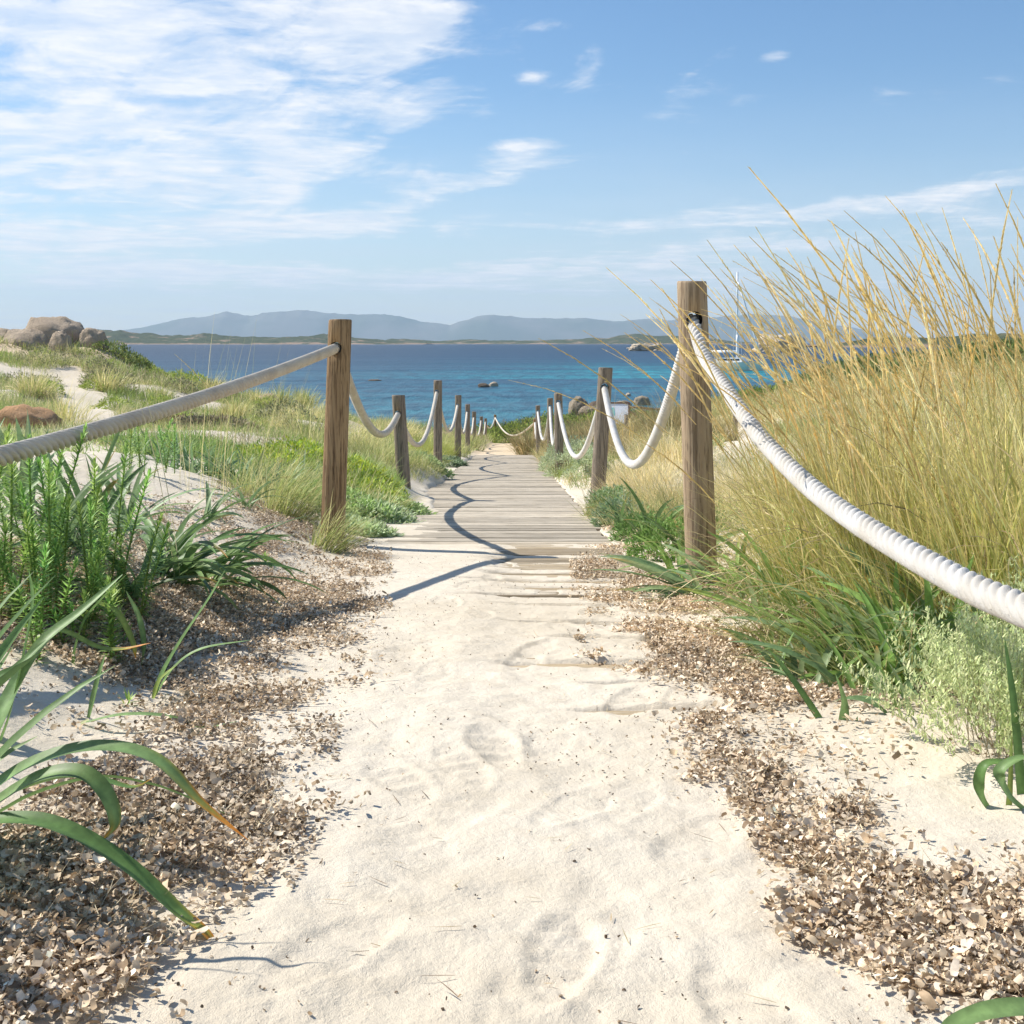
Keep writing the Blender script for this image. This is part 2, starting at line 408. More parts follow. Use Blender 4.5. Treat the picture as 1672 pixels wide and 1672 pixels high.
p = principled(q, c, 0.95, 0.1, n2_, 6.0, 1.0); q.link(p.outputs[0], o.inputs[0])

m_, q, o = newmat('sea_water'); M['sea'] = m_
oc = q.node('ShaderNodeTexCoord').outputs['Object']
sp = q.node('ShaderNodeSeparateXYZ'); q.link(oc, sp.inputs[0])
ly = q.math('LOGARITHM', q.math('MAXIMUM', sp.outputs[1], 1.0), 10.0)
wob = q.math('MULTIPLY', q.math('SUBTRACT', q.noise(q.vmul(oc, (0.35, 1, 1)), 0.012, 4, 0.6), 0.5), 0.55)
lyw = q.math('ADD', ly, wob)
depth = q.ramp(q.mapr(lyw, 1.8, 3.4, 0, 1, False), [
    (0.0, (.050, .215, .25)), (0.10, (.028, .155, .20)), (0.22, (.013, .100, .155)), (0.32, (.006, .080, .135)),
    (0.40, (.004, .056, .105)), (0.55, (.003, .033, .075)), (0.75, (.002, .020, .050)), (1.0, (.002, .014, .040))])
# turquoise shallows over sand on the right, dark weed patches
dx = q.math('DIVIDE', q.math('SUBTRACT', sp.outputs[0], 34.0), 42.0); dy = q.math('DIVIDE', q.math('SUBTRACT', ly, 2.30), 0.17)
g = q.math('EXPONENT', q.math('MULTIPLY', q.math('ADD', q.math('MULTIPLY', dx, dx), q.math('MULTIPLY', dy, dy)), -1.0))
g = q.math('MULTIPLY', g, q.mapr(q.noise(q.vmul(oc, (0.3, 1, 1)), 0.035, 4, 0.6), 0.40, 0.60))
depth = q.mix(q.math('MULTIPLY', g, 0.9, clamp=True), depth, (.010, .32, .36))
weed = q.mapr(q.noise(q.vmul(oc, (0.28, 1, 1)), 0.028, 5, 0.65), 0.53, 0.62, 0.0, 0.6)
depth = q.mix(q.math('MULTIPLY', weed, q.mapr(ly, 2.7, 3.1, 1.0, 0.15)), depth, (.006, .036, .080))
w1 = q.noise(q.vmul(oc, (1, .45, 1)), 1.3, 4, 0.6); w2 = q.noise(q.vmul(oc, (1, .30, 1)), 0.45, 6, 0.7); w3 = q.noise(q.vmul(oc, (0.4, 1, 1)), 0.02, 5, 0.6)
hh = q.math('ADD', q.math('ADD', q.math('MULTIPLY', w1, 0.30), q.math('MULTIPLY', w2, 0.9)), q.math('MULTIPLY', w3, 6.0))
depth = q.mix(q.mapr(w2, 0.40, 0.60, 0.0, 0.6), depth, (.003, .016, .045))  # ripple shading painted into the water colour, darker streaks following the wave noise
p = principled(q, depth, 0.32, 0.09, hh, 0.9, 0.8); q.link(p.outputs[0], o.inputs[0])

def plain(name, col, rough=0.6, spec=0.3, n_amt=0.1, scale=5.0):
    m_, q, o = newmat(name); oc = q.node('ShaderNodeTexCoord').outputs['Object']
    n = q.noise(oc, scale, 4, 0.6)
    c = q.mix(q.mapr(n, 0.3, 0.7), tuple(x * (1 - n_amt) for x in col), tuple(min(1, x * (1 + n_amt)) for x in col))
    p = principled(q, c, rough, spec); q.link(p.outputs[0], o.inputs[0]); return m_
M['hull'] = plain('boat_hull', (.72, .70, .60), 0.35, 0.5, 0.05)
M['boat_white'] = plain('boat_white', (.80, .80, .80), 0.3, 0.5, 0.04)
M['boat_glass'] = plain('boat_glass', (.03, .04, .06), 0.1, 0.6)
M['boat_metal'] = plain('mast_metal', (.72, .74, .76), 0.35, 0.5)
M['sign_white'] = plain('sign_face', (.84, .86, .90), 0.4, 0.4, 0.03)
M['sign_teal'] = plain('sign_teal', (.20, .62, .62), 0.4, 0.4, 0.05)
M['sign_grey'] = plain('sign_grey', (.50, .53, .58), 0.4, 0.4, 0.05)
M['sign_frame'] = plain('sign_frame', (.14, .08, .055), 0.6, 0.3, 0.2)
M['stem'] = plain('dry_stem', (.30, .20, .10), 0.8, 0.2, 0.3, 30)
M['foam'] = plain('foam', (.7, .72, .74), 0.6, 0.3)

# ------------------------------------------------------------------ terrain heights (relative to the eye)
def Pz(Y): return -(0.63 + 0.072 * np.asarray(Y, float))
ctl = []                                                      # X, Y, z of surveyed spots
for Yc in (0.6, 1.2, 2, 3, 4.2, 5.5, 7, 9, 12, 16, 21, 28, 36, 45, 52):
    for Xc in (-0.62, 0.0, 0.55): ctl.append((Xc if Yc > 5 else Xc * 1.05, Yc, float(Pz(Yc))))
def pc(px, py, Yd): ctl.append(((px - 836) * Yd / F, Yd, -(py - HY) * Yd / F))
for a in [(0, 1672, 1.25), (0, 1400, 1.62), (0, 1200, 2.2), (0, 1000, 3.15), (150, 1150, 2.55), (300, 1010, 3.35), (300, 1300, 1.98),
          (450, 1000, 3.8), (300, 785, 6.6), (430, 845, 6.1), (150, 830, 5.0), (0, 850, 4.4), (545, 888, 6.12), (640, 815, 9.3),
          (200, 745, 9.0), (50, 728, 10.0), (300, 706, 12.0), (60, 700, 13.0), (440, 722, 11.0), (600, 742, 14.0), (600, 782, 10.0),
          (150, 640, 24.0), (110, 675, 19.0), (100, 574, 32), (0, 572, 32), (200, 577, 33), (260, 620, 33), (340, 650, 31), (440, 662, 30),
          (520, 676, 30), (590, 706, 31), (660, 722, 31), (700, 706, 44), (600, 700, 44), (400, 690, 44), (-400, 560, 34), (760, 712, 48),
          (1180, 965, 4.72), (1300, 1140, 3.1), (1600, 1672, 1.35), (1672, 1300, 2.0), (1672, 1080, 2.9), (1450, 1000, 3.6), (1672, 900, 4.6),
          (1300, 880, 6.0), (1500, 800, 8.0), (1100, 800, 10.5), (1060, 745, 15), (1200, 715, 24), (1300, 720, 18), (1672, 760, 12),
          (1010, 712, 34), (1000, 700, 50), (900, 705, 56), (1100, 690, 50), (1200, 680, 50), (1180, 676, 38),
          (1240, 668, 52), (1300, 640, 52), (1400, 615, 52), (1550, 600, 50), (1700, 590, 48), (2100, 580, 48)]: pc(*a)
ctl += [(-30, 45, -3.2), (-12, 46, -4.3), (-6, 55, -5.0), (-30, 70, -5.6), (0, 66, -5.5), (10, 66, -5.4), (20, 75, -5.6), (40, 60, -1.6), (60, 90, -5.8), (-60, 95, -7),
        (0, 98, -7.5), (40, 98, -6.5), (-60, 20, 0.0), (60, 20, -0.9), (8, 5, -0.8), (-8, 5, -0.55), (-5, 1, -0.5), (5, 1, -0.75), (-20, 12, -.35), (20, 12, -1.0), (0, -4, -.4), (-8, -4, -.4), (8, -4, -.6)]
ctl = np.array(ctl)
def pq(X, Y):
    Yk = np.maximum(Y, -1.5) + 2.6
    return X / Yk, np.log(Yk) * 0.9
cp, cq = pq(ctl[:, 0], ctl[:, 1]); res = ctl[:, 2] - Pz(np.maximum(ctl[:, 1], -1))
def kern(d2): return np.sqrt(d2 + 0.004)
A = kern((cp[:, None] - cp) ** 2 + (cq[:, None] - cq) ** 2); n_ = len(cp)
A = np.block([[A, np.ones((n_, 1))], [np.ones((1, n_)), np.zeros((1, 1))]]) + np.diag([-1e-3] * n_ + [0])
wts = np.linalg.solve(A, np.append(res, 0))
DECK = (-0.86, 0.54, 6.45, 28.2)                      # x0, x1, y0, y1 of the clear boardwalk
# strips where the buried boards show through the sand: y, half width, x0, x1
PEEK = [(5.98, .15, -.05, .50), (5.62, .10, -.12, .50), (5.28, .045, .04, .50), (5.06, .05, 0.00, .49), (4.83, .04, -.05, .46), (4.62, .05, .05, .44),
        (4.40, .035, -.1, .42), (4.17, .022, .0, .36), (3.80, .032, .10, .42), (3.13, .05, .08, .44), (2.62, .026, .2, .46), (3.50, .03, .16, .43), (2.88, .02, .25, .46)]
FOOT = []
def gz(X, Y, detail=True):
    X = np.asarray(X, float); Y = np.asarray(Y, float); sh = np.broadcast(X, Y).shape
    x = np.broadcast_to(X, sh).ravel(); y = np.broadcast_to(Y, sh).ravel()
    z = np.empty(len(x))
    for s in range(0, len(x), 40000):
        xs, ys = x[s:s + 40000], y[s:s + 40000]; a, b = pq(xs, ys)
        z[s:s + 40000] = kern((a[:, None] - cp) ** 2 + (b[:, None] - cq) ** 2) @ wts[:-1] + wts[-1]
    base = Pz(np.maximum(y, -1))
    onpath = (1 - sstep(np.abs(x + 0.1), 0.62, 0.98)) * (1 - sstep(y, 50, 56)) if True else 0
    z *= 1 - onpath * 0.75
    z += base
    off = np.clip((np.abs(x + 0.15) - 0.7) / 1.2, 0, 1)
    z += off * np.minimum(0.012 * (y + 2), 0.32) * fbm(x * 0.5, y * 0.35, 4, 3)
    z += off * 0.03 * fbm(x * 3, y * 3, 3, 9)
    if detail:
        near = 1 - sstep(y, 7, 14)
        dk = sstep(x, DECK[0] - .1, DECK[0] + .02) * (1 - sstep(x, DECK[1] - .04, DECK[1] + .02)) * sstep(y, 6.42, 6.48) * (1 - sstep(y, 28.0, 28.4))
        # drifted sand over the left edge of the boards
        edge = -0.35 - 0.50 * sstep(y, 6.6, 12.5) + 0.10 * fbm(x * 0.6, y * 2.2, 4, 21) + 0.05 * fbm(x, y * 9, 2, 5)
        dk *= sstep(x, edge - .05, edge + .05)
        z -= dk * 0.07
        lump = 0.0022 * fbm(x * 24, y * 24, 3, 45) + 0.011 * fbm(x * 2.6, y * 2.6, 3, 31) + 0.010 * fbm(x * 7.5, y * 7.5, 4, 41)
        calm = 1 - 0.85 * sstep(y, 3.2, 4.6) * (np.abs(x) < .9)
        z += near * (lump * calm + 0.013) * (1 - dk)
        z += near * .014 * (1 - sstep(x, -.16, .06)) * (1 - sstep(y, 6.3, 6.45)) * sstep(y, 2.0, 2.5)
        z += near * .004 * (1 - sstep(y, 5.0, 5.8)) * sstep(y, 2.0, 2.5)
        for (yc, hw, x0, x1) in PEEK:
            k = (np.abs(y - yc) < hw * 3)
            if not k.any(): continue
            xx, yy = x[k], y[k]
            e0 = x0 + 0.16 * fbm(yy * 30, xx * 0 + yc, 2, 7); e1 = x1 + 0.05 * fbm(yy * 22, xx * 0 + yc, 2, 8)
            hw2 = hw * (1 + 0.45 * fbm(xx * 6, yy * 0 + yc * 3, 3, 15))
            g = sstep(xx, e0 - .07, e0 + .07) * (1 - sstep(xx, e1 - .04, e1 + .04)) * (1 - sstep(np.abs(yy - yc), hw2 * .75, hw2 * 1.15))
            z[k] -= g * 0.027
        for (fx, fy, ang, s, d) in FOOT:
            k = (np.abs(x - fx) < .22) & (np.abs(y - fy) < .22)
            if not k.any(): continue
            xx, yy = x[k] - fx, y[k] - fy; c_, s_ = math.cos(ang), math.sin(ang)
            u = (xx * c_ + yy * s_) / (.052 * s); v = (-xx * s_ + yy * c_) / (.145 * s)
            u = u / (1 - .22 * np.clip(-v, 0, 1) * 1.0 + .08 * v)
            r = np.sqrt(u * u + v * v * (1 + 0 * v))
            body = 1 - sstep(r, .82, 1.02); rim = np.exp(-((r - 1.12) / .16) ** 2) * (.5 + .5 * fbm(x[k] * 14, y[k] * 14, 2, 61))
            tread = np.sin(v * 17.0) * (1 - sstep(np.abs(u), .6, .8)) * (1 - sstep(r, .7, .9))
            z[k] += d * (-0.011 * body + 0.006 * rim * (1 + .6 * np.sin(u * 2)) + 0.005 * tread)
    return (z + E).reshape(sh)
fr = random.Random(11)
for i in range(44):
    fy = 1.28 + (i / 44) ** 1.3 * 4.2 + fr.uniform(-.1, .1)
    FOOT.append((fr.uniform(-.42, .42), fy, fr.uniform(-.5, .5) + (math.pi if fr.random() < .4 else 0), fr.uniform(.85, 1.05), fr.uniform(.12, .42)))
FOOT += [(-0.035, 2.30, .15, 1, .45), (0.06, 1.42, -.15, .9, .6), (0.03, 3.15, -.2, .9, .4), (.10, 1.95, -.5, .9, .3)]

# the ground sheet: finely divided where one can see the grains, coarse far off
def axis(parts):
    a = [np.arange(s, e - 1e-6, st) for s, e, st in parts]; return np.concatenate(a + [[parts[-1][1]]])
xs = axis([(-80, -30, 4), (-30, -14, 1.0), (-14, -6, .4), (-6, -3, .16), (-3, -1.6, .05), (-1.6, -.75, .02), (-.75, .75, .009), (.75, 1.5, .02), (1.5, 3, .05), (3, 6, .16), (6, 14, .4), (14, 30, 1.0), (30, 90, 4)])
ys = axis([(-6, 0.6, .3), (.6, 1.1, .05), (1.1, 3.0, .009), (3.0, 6.6, .0125), (6.6, 9, .04), (9, 16, .1), (16, 34, .25), (34, 60, .5), (60, 110, 2)])
GX, GY = np.meshgrid(xs, ys)
GZ = gz(GX, GY)
V = np.stack([GX, GY, GZ], -1).reshape(-1, 3); I = np.arange(GX.size).reshape(GX.shape)
Q = np.stack([I[:-1, :-1], I[:-1, 1:], I[1:, 1:], I[1:, :-1]], -1).reshape(-1, 4)
ground = mesh_np('ground', V, Q, M['sand']); tag(ground, 'pale sandy dune ground with footprints sloping to the sea', None, None, 'structure')

# sea
sv = np.array([(-26000, 40, 0), (26000, 40, 0), (26000, 26000, 0), (-26000, 26000, 0)], float)
sea = mesh_np('sea', sv, np.array([[0, 1, 2, 3]]), M['sea'], smooth=False); tag(sea, 'blue and turquoise sea reaching to the horizon', None, None, 'structure')

# far ridges
def ridge(name, prof, Yd, depth, mat, label, rough=0.12, seed=1, n=260, dv=26):
    prof = np.array(prof, float); px = np.linspace(prof[0, 0], prof[-1, 0], n); top = np.interp(px, prof[:, 0], prof[:, 1])
    h = (HY - top) * Yd / F + E; h = np.maximum(h, 0)
    v = np.linspace(-1, 1, dv)
    U, VV = np.meshgrid(np.arange(n), v)
    Yy = Yd + VV * depth; Xx = (px[U.astype(int)] - 836) * Yd / F
    H = h[U.astype(int)]
    sc = 6.0 / depth
    nz = fbm(Xx * sc, Yy * sc, 6, seed, .55); rid = 1 - np.abs(fbm(Xx * sc * .5, Yy * sc * .5, 5, seed + 9))
    bell = np.clip(1 - np.abs(VV) ** 1.5, 0, 1)
    Zz = H * bell * (1 + rough * nz - rough * 1.2 * (1 - rid)) - 0.02 * H.max() * (1 - bell)
    Zz = Zz - 1.0 * (np.abs(VV) > .99)
    V = np.stack([Xx, Yy, Zz], -1).reshape(-1, 3); I = np.arange(V.shape[0]).reshape(dv, n)
    Q = np.stack([I[:-1, :-1], I[:-1, 1:], I[1:, 1:], I[1:, :-1]], -1).reshape(-1, 4)
    o = mesh_np(name, V, Q, mat); tag(o, label, None, None, 'structure'); return o
ridge('mountains', [(150, 560), (195, 540), (240, 533), (290, 520), (330, 516), (372, 509), (410, 516), (440, 509), (480, 505), (520, 508), (560, 513), (605, 512), (640, 514), (690, 525), (735, 530), (770, 518), (800, 513),
                    (850, 518), (905, 520), (960, 519), (1010, 524), (1060, 520), (1110, 521), (1180, 516), (1240, 512), (1300, 518), (1360, 530), (1430, 541), (1500, 552), (1560, 560)], 25500, 1400, M['mountain'], 'pale blue mountain range on the horizon', .06, 5, 420)
ridge('hill', [(-200, 545), (60, 545), (165, 538), (200, 540), (260, 546), (310, 548), (345, 545), (380, 549), (430, 551), (500, 548), (530, 545), (560, 550), (600, 552), (640, 557), (700, 561)], 4600, 380, M['headland'], 'low green wooded headland across the bay', .22, 15, 420)
ridge('hill', [(480, 561), (510, 549), (535, 544), (560, 551), (620, 557), (640, 553), (680, 554), (720, 557), (770, 554), (800, 556), (860, 556), (930, 554), (990, 551), (1040, 546), (1090, 549), (1130, 549), (1180, 555), (1240, 561)], 5600, 450, M['headland'], 'long low rocky island strip across the bay', .25, 25, 460)
ridge('hill', [(1320, 564), (1400, 556), (1450, 548), (1520, 552), (1590, 544), (1650, 545), (1700, 548), (1800, 540), (1950, 545), (2050, 564)], 1500, 120, M['headland'], 'brown rocky shore beyond the tall grass', .25, 35, 300)

# ------------------------------------------------------------------ rocks
def rock(name, px, py_base, Yd, wpx, hpx, mat, label, seed, group=None, deep=1.0, cat='rock', sub=4, facet=0.11, sink=0.25, tilt=0.0, baseZ=None, power=1.0):
    k = Yd / F; wd, ht = wpx * k / 2, hpx * k
    bm = bmesh.new(); bmesh.ops.create_icosphere(bm, subdivisions=sub, radius=1.0)
    sv_ = Vector((seed * 3.1, seed * 1.7, seed * .9))
    for v in bm.verts:
        d = v.co.normalized()
        f = mnoise.fractal(d * 1.1 + sv_, 0.9, 2.1, 4) * facet * 1.6 + mnoise.fractal(d * 3.5 + sv_, 0.8, 2.0, 4) * facet * 0.5
        c = mnoise.voronoi(d * 1.5 + sv_)[0]; f -= max(0, 0.18 - (c[1] - c[0])) * facet * 1.6
        p = d * (1 + f)
        p = Vector((math.copysign(abs(p.x) ** .85, p.x), math.copysign(abs(p.y) ** .85, p.y), p.z))
        v.co = Vector((p.x * wd, p.y * wd * deep, (p.z + (1 - sink * 2) * 0) * ht * (1 - sink * .3)))
    me = bpy.data.meshes.new(name)
    for f in bm.faces: f.smooth = True
    bm.to_mesh(me); bm.free(); me.materials.append(mat)
    o = bpy.data.objects.new(name, me); COL.objects.link(o)
    x = (px - 836) * k; zb = (E - (py_base - HY) * k) if baseZ is None else baseZ
    o.location = (x, Yd, zb); o.rotation_euler = (0, R(tilt), 0)
    tag(o, label, cat, group); return o
GB = 'boulders on top of the left dune'
rock('boulder', 86, 574, 33, 106, 66, M['granite'], 'biggest tan boulder on top of the left dune, with a shaded overhang', 1, GB, 1.0)
rock('boulder', 44, 580, 32.2, 86, 50, M['granite'], 'sloping pale boulder leaning on the biggest dune boulder', 2, GB, .9, tilt=-15)
rock('boulder', 152, 568, 32.6, 46, 36, M['granite'], 'smaller boulder standing right of the biggest dune boulder', 3, GB, .9)
rock('boulder', 6, 568, 32.4, 56, 34, M['granite'], 'boulder at the left edge of the dune top', 4, GB, .9)
rock('boulder', 100, 577, 31.4, 38, 40, M['granite'], 'narrow boulder wedged in front of the biggest dune boulder', 15, GB, .8)
rock('boulder', 38, 702, 11.6, 118, 44, M['orange_rock'], 'orange granite boulder half buried behind the white rope', 5, None, .8)
rock('boulder', 437, 662, 27.5, 38, 22, M['granite'], 'small round boulder on the low dune left of the post', 6, None, .9)
rock('boulder', 946, 669, 60, 34, 23, M['shore_rock'], 'egg shaped boulder on the shore right of the path end', 7, 'boulders at the shore', .8)
rock('boulder', 978, 670, 59, 46, 16, M['dark_rock'], 'dark low boulder behind the second right post', 8, 'boulders at the shore', .8)
rock('boulder', 962, 672, 57, 34, 10, M['shore_rock'], 'flat pale boulder in front of the egg shaped one', 18, 'boulders at the shore', .8)
rock('boulder', 1048, 660, 100, 27, 15, M['shore_rock'], 'rounded boulder in the shallows right of the sign', 9, 'boulders at the shore', .8)
rock('boulder', 1018, 663, 92, 28, 10, M['shore_rock'], 'low reddish boulder behind the sign', 10, 'boulders at the shore', .8)
rock('rock', 1026, 646, 118, 9, 5, M['islet_rock'], 'tiny rock poking out of the shallows', 11, 'rocks in the sea', .8, sub=3)
rock('rock', 790, 632, 141, 20, 7, M['dark_rock'], 'dark low half of the split rock in the water', 12, 'rocks in the sea', .8, tilt=8)
rock('rock', 806, 632, 143, 17, 9, M['granite'], 'pale pointed half of the split rock in the water', 13, 'rocks in the sea', .8, tilt=-12)
rock('rock', 612, 622, 164, 21, 3.2, M['dark_rock'], 'flat dark rock awash between the left posts', 14, 'rocks in the sea', .6)
rock('islet', 1055, 573, 780, 52, 10, M['islet_rock'], 'small rocky islet left of the tall right post', 16, 'rocky islets offshore', .5, 'islet', 5, .42)
rock('islet', 1278, 574, 720, 92, 27, M['islet_rock'], 'large pale rocky islet behind the golden grass', 17, 'rocky islets offshore', .5, 'islet', 5, .40)

# ------------------------------------------------------------------ posts and ropes
def tube_mesh(name, path, rad, n, mat, parent=None, lobes=0, lay=.1, depth=.2, up=Vector((1, 0, 0))):
    P = np.array(path, float); S = len(P); d = np.gradient(P, axis=0); d /= np.linalg.norm(d, axis=1)[:, None]
    sd = np.cross(d, np.array([1.0, 0, 0])); sd /= np.linalg.norm(sd, axis=1)[:, None]; nm = np.cross(d, sd)
    arc = np.concatenate([[0], np.cumsum(np.linalg.norm(np.diff(P, axis=0), axis=1))])
    a = np.linspace(0, 2 * math.pi, n, endpoint=False)
    r = np.full((S, n), 1.0) * (rad if np.isscalar(rad) else np.asarray(rad)[:, None])
    if lobes:
        ph = a[None] * lobes / 2 - (arc / lay * math.pi * lobes)[:, None]
        r = r * (1.06 - depth + depth * np.abs(np.cos(ph)) ** .85)
    V = P[:, None] + (sd[:, None] * np.cos(a)[None, :, None] + nm[:, None] * np.sin(a)[None, :, None]) * r[..., None]
    I = np.arange(S * n).reshape(S, n); J = np.roll(I, -1, 1)
    Q = np.stack([I[:-1], J[:-1], J[1:], I[1:]], -1).reshape(-1, 4)
    V = V.reshape(-1, 3); V = np.vstack([V, P[0], P[-1]]); k = len(V)
    T = np.vstack([np.stack([J[0], I[0], np.full(n, k - 2)], -1), np.stack([I[-1], J[-1], np.full(n, k - 1)], -1)])
    return mesh_np(name, V, Q, mat, parent, T=T)

def post(x, y, base_py, top_py, wpx, lean_px, mat, label, group, hole_py=None, hole_dx=0.0, nseg=48, dia=None):
    k = y / F; zb = float(gz(x, y)); zt = E - (top_py - HY) * k; H = zt - zb
    rad = wpx * k / 2 if dia is None else dia / 2
    prof = [(-.25, 1.03), (0, 1.03), (.2, 1.02), (H * .5, 1.0), (H * .8, .985), (H - .03, .975), (H - .010, .97), (H - .002, .945), (H, .90), (H, .5), (H + .001, .001)]
    sd = random.uniform(0, 50)
    bm = bmesh.new(); rings = []
    zs = []
    for i in range(len(prof) - 1): zs.append(prof[i])
    full = []
    for (z0, r0), (z1, r1) in zip(prof[:-1], prof[1:]):
        m_ = max(1, int((z1 - z0) / .08))
        for j in range(m_): full.append((z0 + (z1 - z0) * j / m_, r0 + (r1 - r0) * j / m_))
    full.append(prof[-1])
    for z, r in full:
        ring = []
        for i in range(nseg):
            a = 2 * math.pi * i / nseg
            rr = rad * r * (1 + .018 * math.sin(a * 2 + sd) + .012 * mnoise.noise(Vector((math.cos(a) * 3, math.sin(a) * 3, z * 2 + sd))) - .012 * max(0, math.sin(a * 9 + sd)) ** 8)
            ring.append(bm.verts.new((rr * math.cos(a) + lean_px * k * z / H, rr * math.sin(a), z + (rr * math.cos(a + sd) * .04 if z >= H - .02 else 0))))
        rings.append(ring)
    for a_, b_ in zip(rings[:-1], rings[1:]):
        for i in range(nseg):
            f = bm.faces.new((a_[i], a_[(i + 1) % nseg], b_[(i + 1) % nseg], b_[i])); f.smooth = True
    bm.faces.new(list(reversed(rings[0]))); bm.faces.new(rings[-1])
    me = bpy.data.meshes.new('post'); bm.to_mesh(me); bm.free(); me.materials.append(mat); me.materials.append(M['hole'])
    o = bpy.data.objects.new('post', me); COL.objects.link(o); o.location = (x, y, zb); tag(o, label, 'post', group)
    if hole_py is not None:
        hz = E - (hole_py - HY) * k - zb; hx = lean_px * k * hz / H + hole_dx
        cm = bmesh.new(); bmesh.ops.create_cone(cm, cap_ends=True, segments=24, radius1=.031, radius2=.031, depth=.5)
        bmesh.ops.rotate(cm, verts=cm.verts, matrix=Vector((0, 0, 1)).rotation_difference(Vector((0, 1, 0))).to_matrix())
        bmesh.ops.translate(cm, verts=cm.verts, vec=(hx, 0, hz))
        cme = bpy.data.meshes.new('c'); cm.to_mesh(cme); cm.free(); co = bpy.data.objects.new('c', cme); COL.objects.link(co); co.location = o.location
        cme.materials.append(M['hole'])
        md = o.modifiers.new('b', 'BOOLEAN'); md.object = co; md.operation = 'DIFFERENCE'; md.solver = 'EXACT'; md.material_mode = 'TRANSFER'
        bpy.context.view_layer.update()
        dg = bpy.context.evaluated_depsgraph_get(); nm = bpy.data.meshes.new_from_object(o.evaluated_get(dg))
        o.modifiers.clear(); o.data = nm; bpy.data.objects.remove(co)
        if len(nm.materials) < 2: nm.materials.append(M['hole'])
        return o, Vector((x + hx, y, zb + hz))
    return o, None

GL, GR = 'round wooden rope posts left of the path', 'round wooden rope posts right of the path'
# x, y, base_py, top_py, wpx, lean, mat, hole_py, label
LP = [(-1.50, 1.15, 0, 300, 150, 0, 'post_brown', 520, 'round wooden post outside the picture holding the left rope'),
      (-.925, 6.15, 880, 522, 38, 13, 'post_brown', 568, 'tall orange-brown post nearest on the left, rope entering from the left'),
      (-.96, 10.6, 805, 645, 21.5, -9, 'post_grey', 676, 'short grey post second on the left, leaning slightly left'),
      (-1.0, 16.1, 767, 621, 14.2, 0, 'post_grey', 640, 'dark tall post third on the left beside the boardwalk'),
      (-1.0, 22, 752, 645, 10.4, 1, 'post_grey', 662, 'fourth post on the left beside the boardwalk'),
      (-1.04, 28, 745, 660, 8, 0, 'post_grey', 673, 'fifth post on the left, at the end of the boards'),
      (-1.08, 34, 738, 672, 6.8, 0, 'post_grey', 682, 'sixth post on the left, first beyond the boards'),
      (-1.07, 41, 735, 680, 5.4, 1, 'post_grey', 687, 'seventh post on the left, along the yellow sand'),
      (-1.06, 48, 728, 683, 4.6, 0, 'post_grey', 689, 'eighth post on the left, along the yellow sand'),
      (-.76, 54, 720, 677, 4.4, 0, 'post_brown', 682, 'thin post standing alone at the far end of the path')]
RP = [(.78, .35, 0, 300, 300, 0, 'post_pale', 440, 'round wooden post outside the picture holding the right rope'),
      (.745, 4.68, 965, 459, 50.5, -17, 'post_pale', 522, 'tallest post, thick weathered tan wood, nearest on the right'),
      (.695, 9.75, 830, 600, 23.5, 14, 'post_grey', 632, 'weathered grey post second on the right, leaning slightly right'),
      (.62, 15.6, 788, 642, 14.2, -2, 'post_grey', 657, 'dark brown post third on the right at the deck edge'),
      (.67, 21, 752, 650, 9.6, 0, 'post_grey', 664, 'post behind the third right post, foot hidden by grass'),
      (.575, 26, 749, 662, 7.6, -1, 'post_grey', 672, 'fifth post on the right, near the end of the boards'),
      (.60, 31, 739, 684, 6.0, 0, 'post_brown', 690, 'short thin post last on the right before the bushes')]
def build_posts(lst, grp, extra_dx):
    holes = []
    for i, (x, y, b, tp, wp, ln, mt, hp, lb) in enumerate(lst):
        if i == 0:                                       # the post just outside the picture that carries the near end of the rope
            zb = float(gz(x, y)); topz = zb + 1.2
            k = y / F; tp = HY - (topz - E) / k; hp = HY - (topz - .16 - E) / k; wp = .12 / k
            hp = HY - .10 / k if x > 0 else HY + .35 / k
            tp = hp - .13 / k
        ob, h = post(x, y, b, tp, wp, ln, M[mt], lb, grp, hp, extra_dx)
        holes.append(h)
    return holes
hl = build_posts(LP, GL, -.012); hr = build_posts(RP, GR, -.002)
NEAR_R = [(4.42, -.052), (4.01, -.155), (3.51, -.272), (3.11, -.335), (2.80, -.369), (2.54, -.386), (2.33, -.394), (2.10, -.399), (1.86, -.398), (1.6, -.37), (1.1, -.22)]
def rope_path(holes, sags, step0=.006):
    pts = []
    for i in range(len(holes) - 1):
        if i == 0 and holes[0].x > 0:                    # measured hang of the nearest span
            a, b = holes[1], holes[0]
            cps = [tuple(a)] + [(a.x + (b.x - a.x) * (a.y - yy) / (a.y - b.y), yy, E + zz) for yy, zz in NEAR_R] + [tuple(b)]
            pts += [tuple(p) for p in catmull(cps, 1700)[::-1][:-1]]
            continue
        a, b = holes[i], holes[i + 1]; s = sags[i]; L = (b - a).length
        dist = (a.y + b.y) / 2; st = max(.003, min(.03, dist * .0007))
        n = int(L / st)
        for j in range(n):
            u = j / n; p = a.lerp(b, u)
            # catenary-like hang with a short straight run through the post
            k = 4 * u * (1 - u); k = k * (1 - .12 * (1 - k))
            pts.append((p.x, p.y, p.z - s * k))
    h0 = holes[0]; pts = [(h0.x, h0.y - .10 + .003 * j, h0.z - .012 + .0004 * j) for j in range(32)] + pts
    pts.append(tuple(holes[-1])); return pts
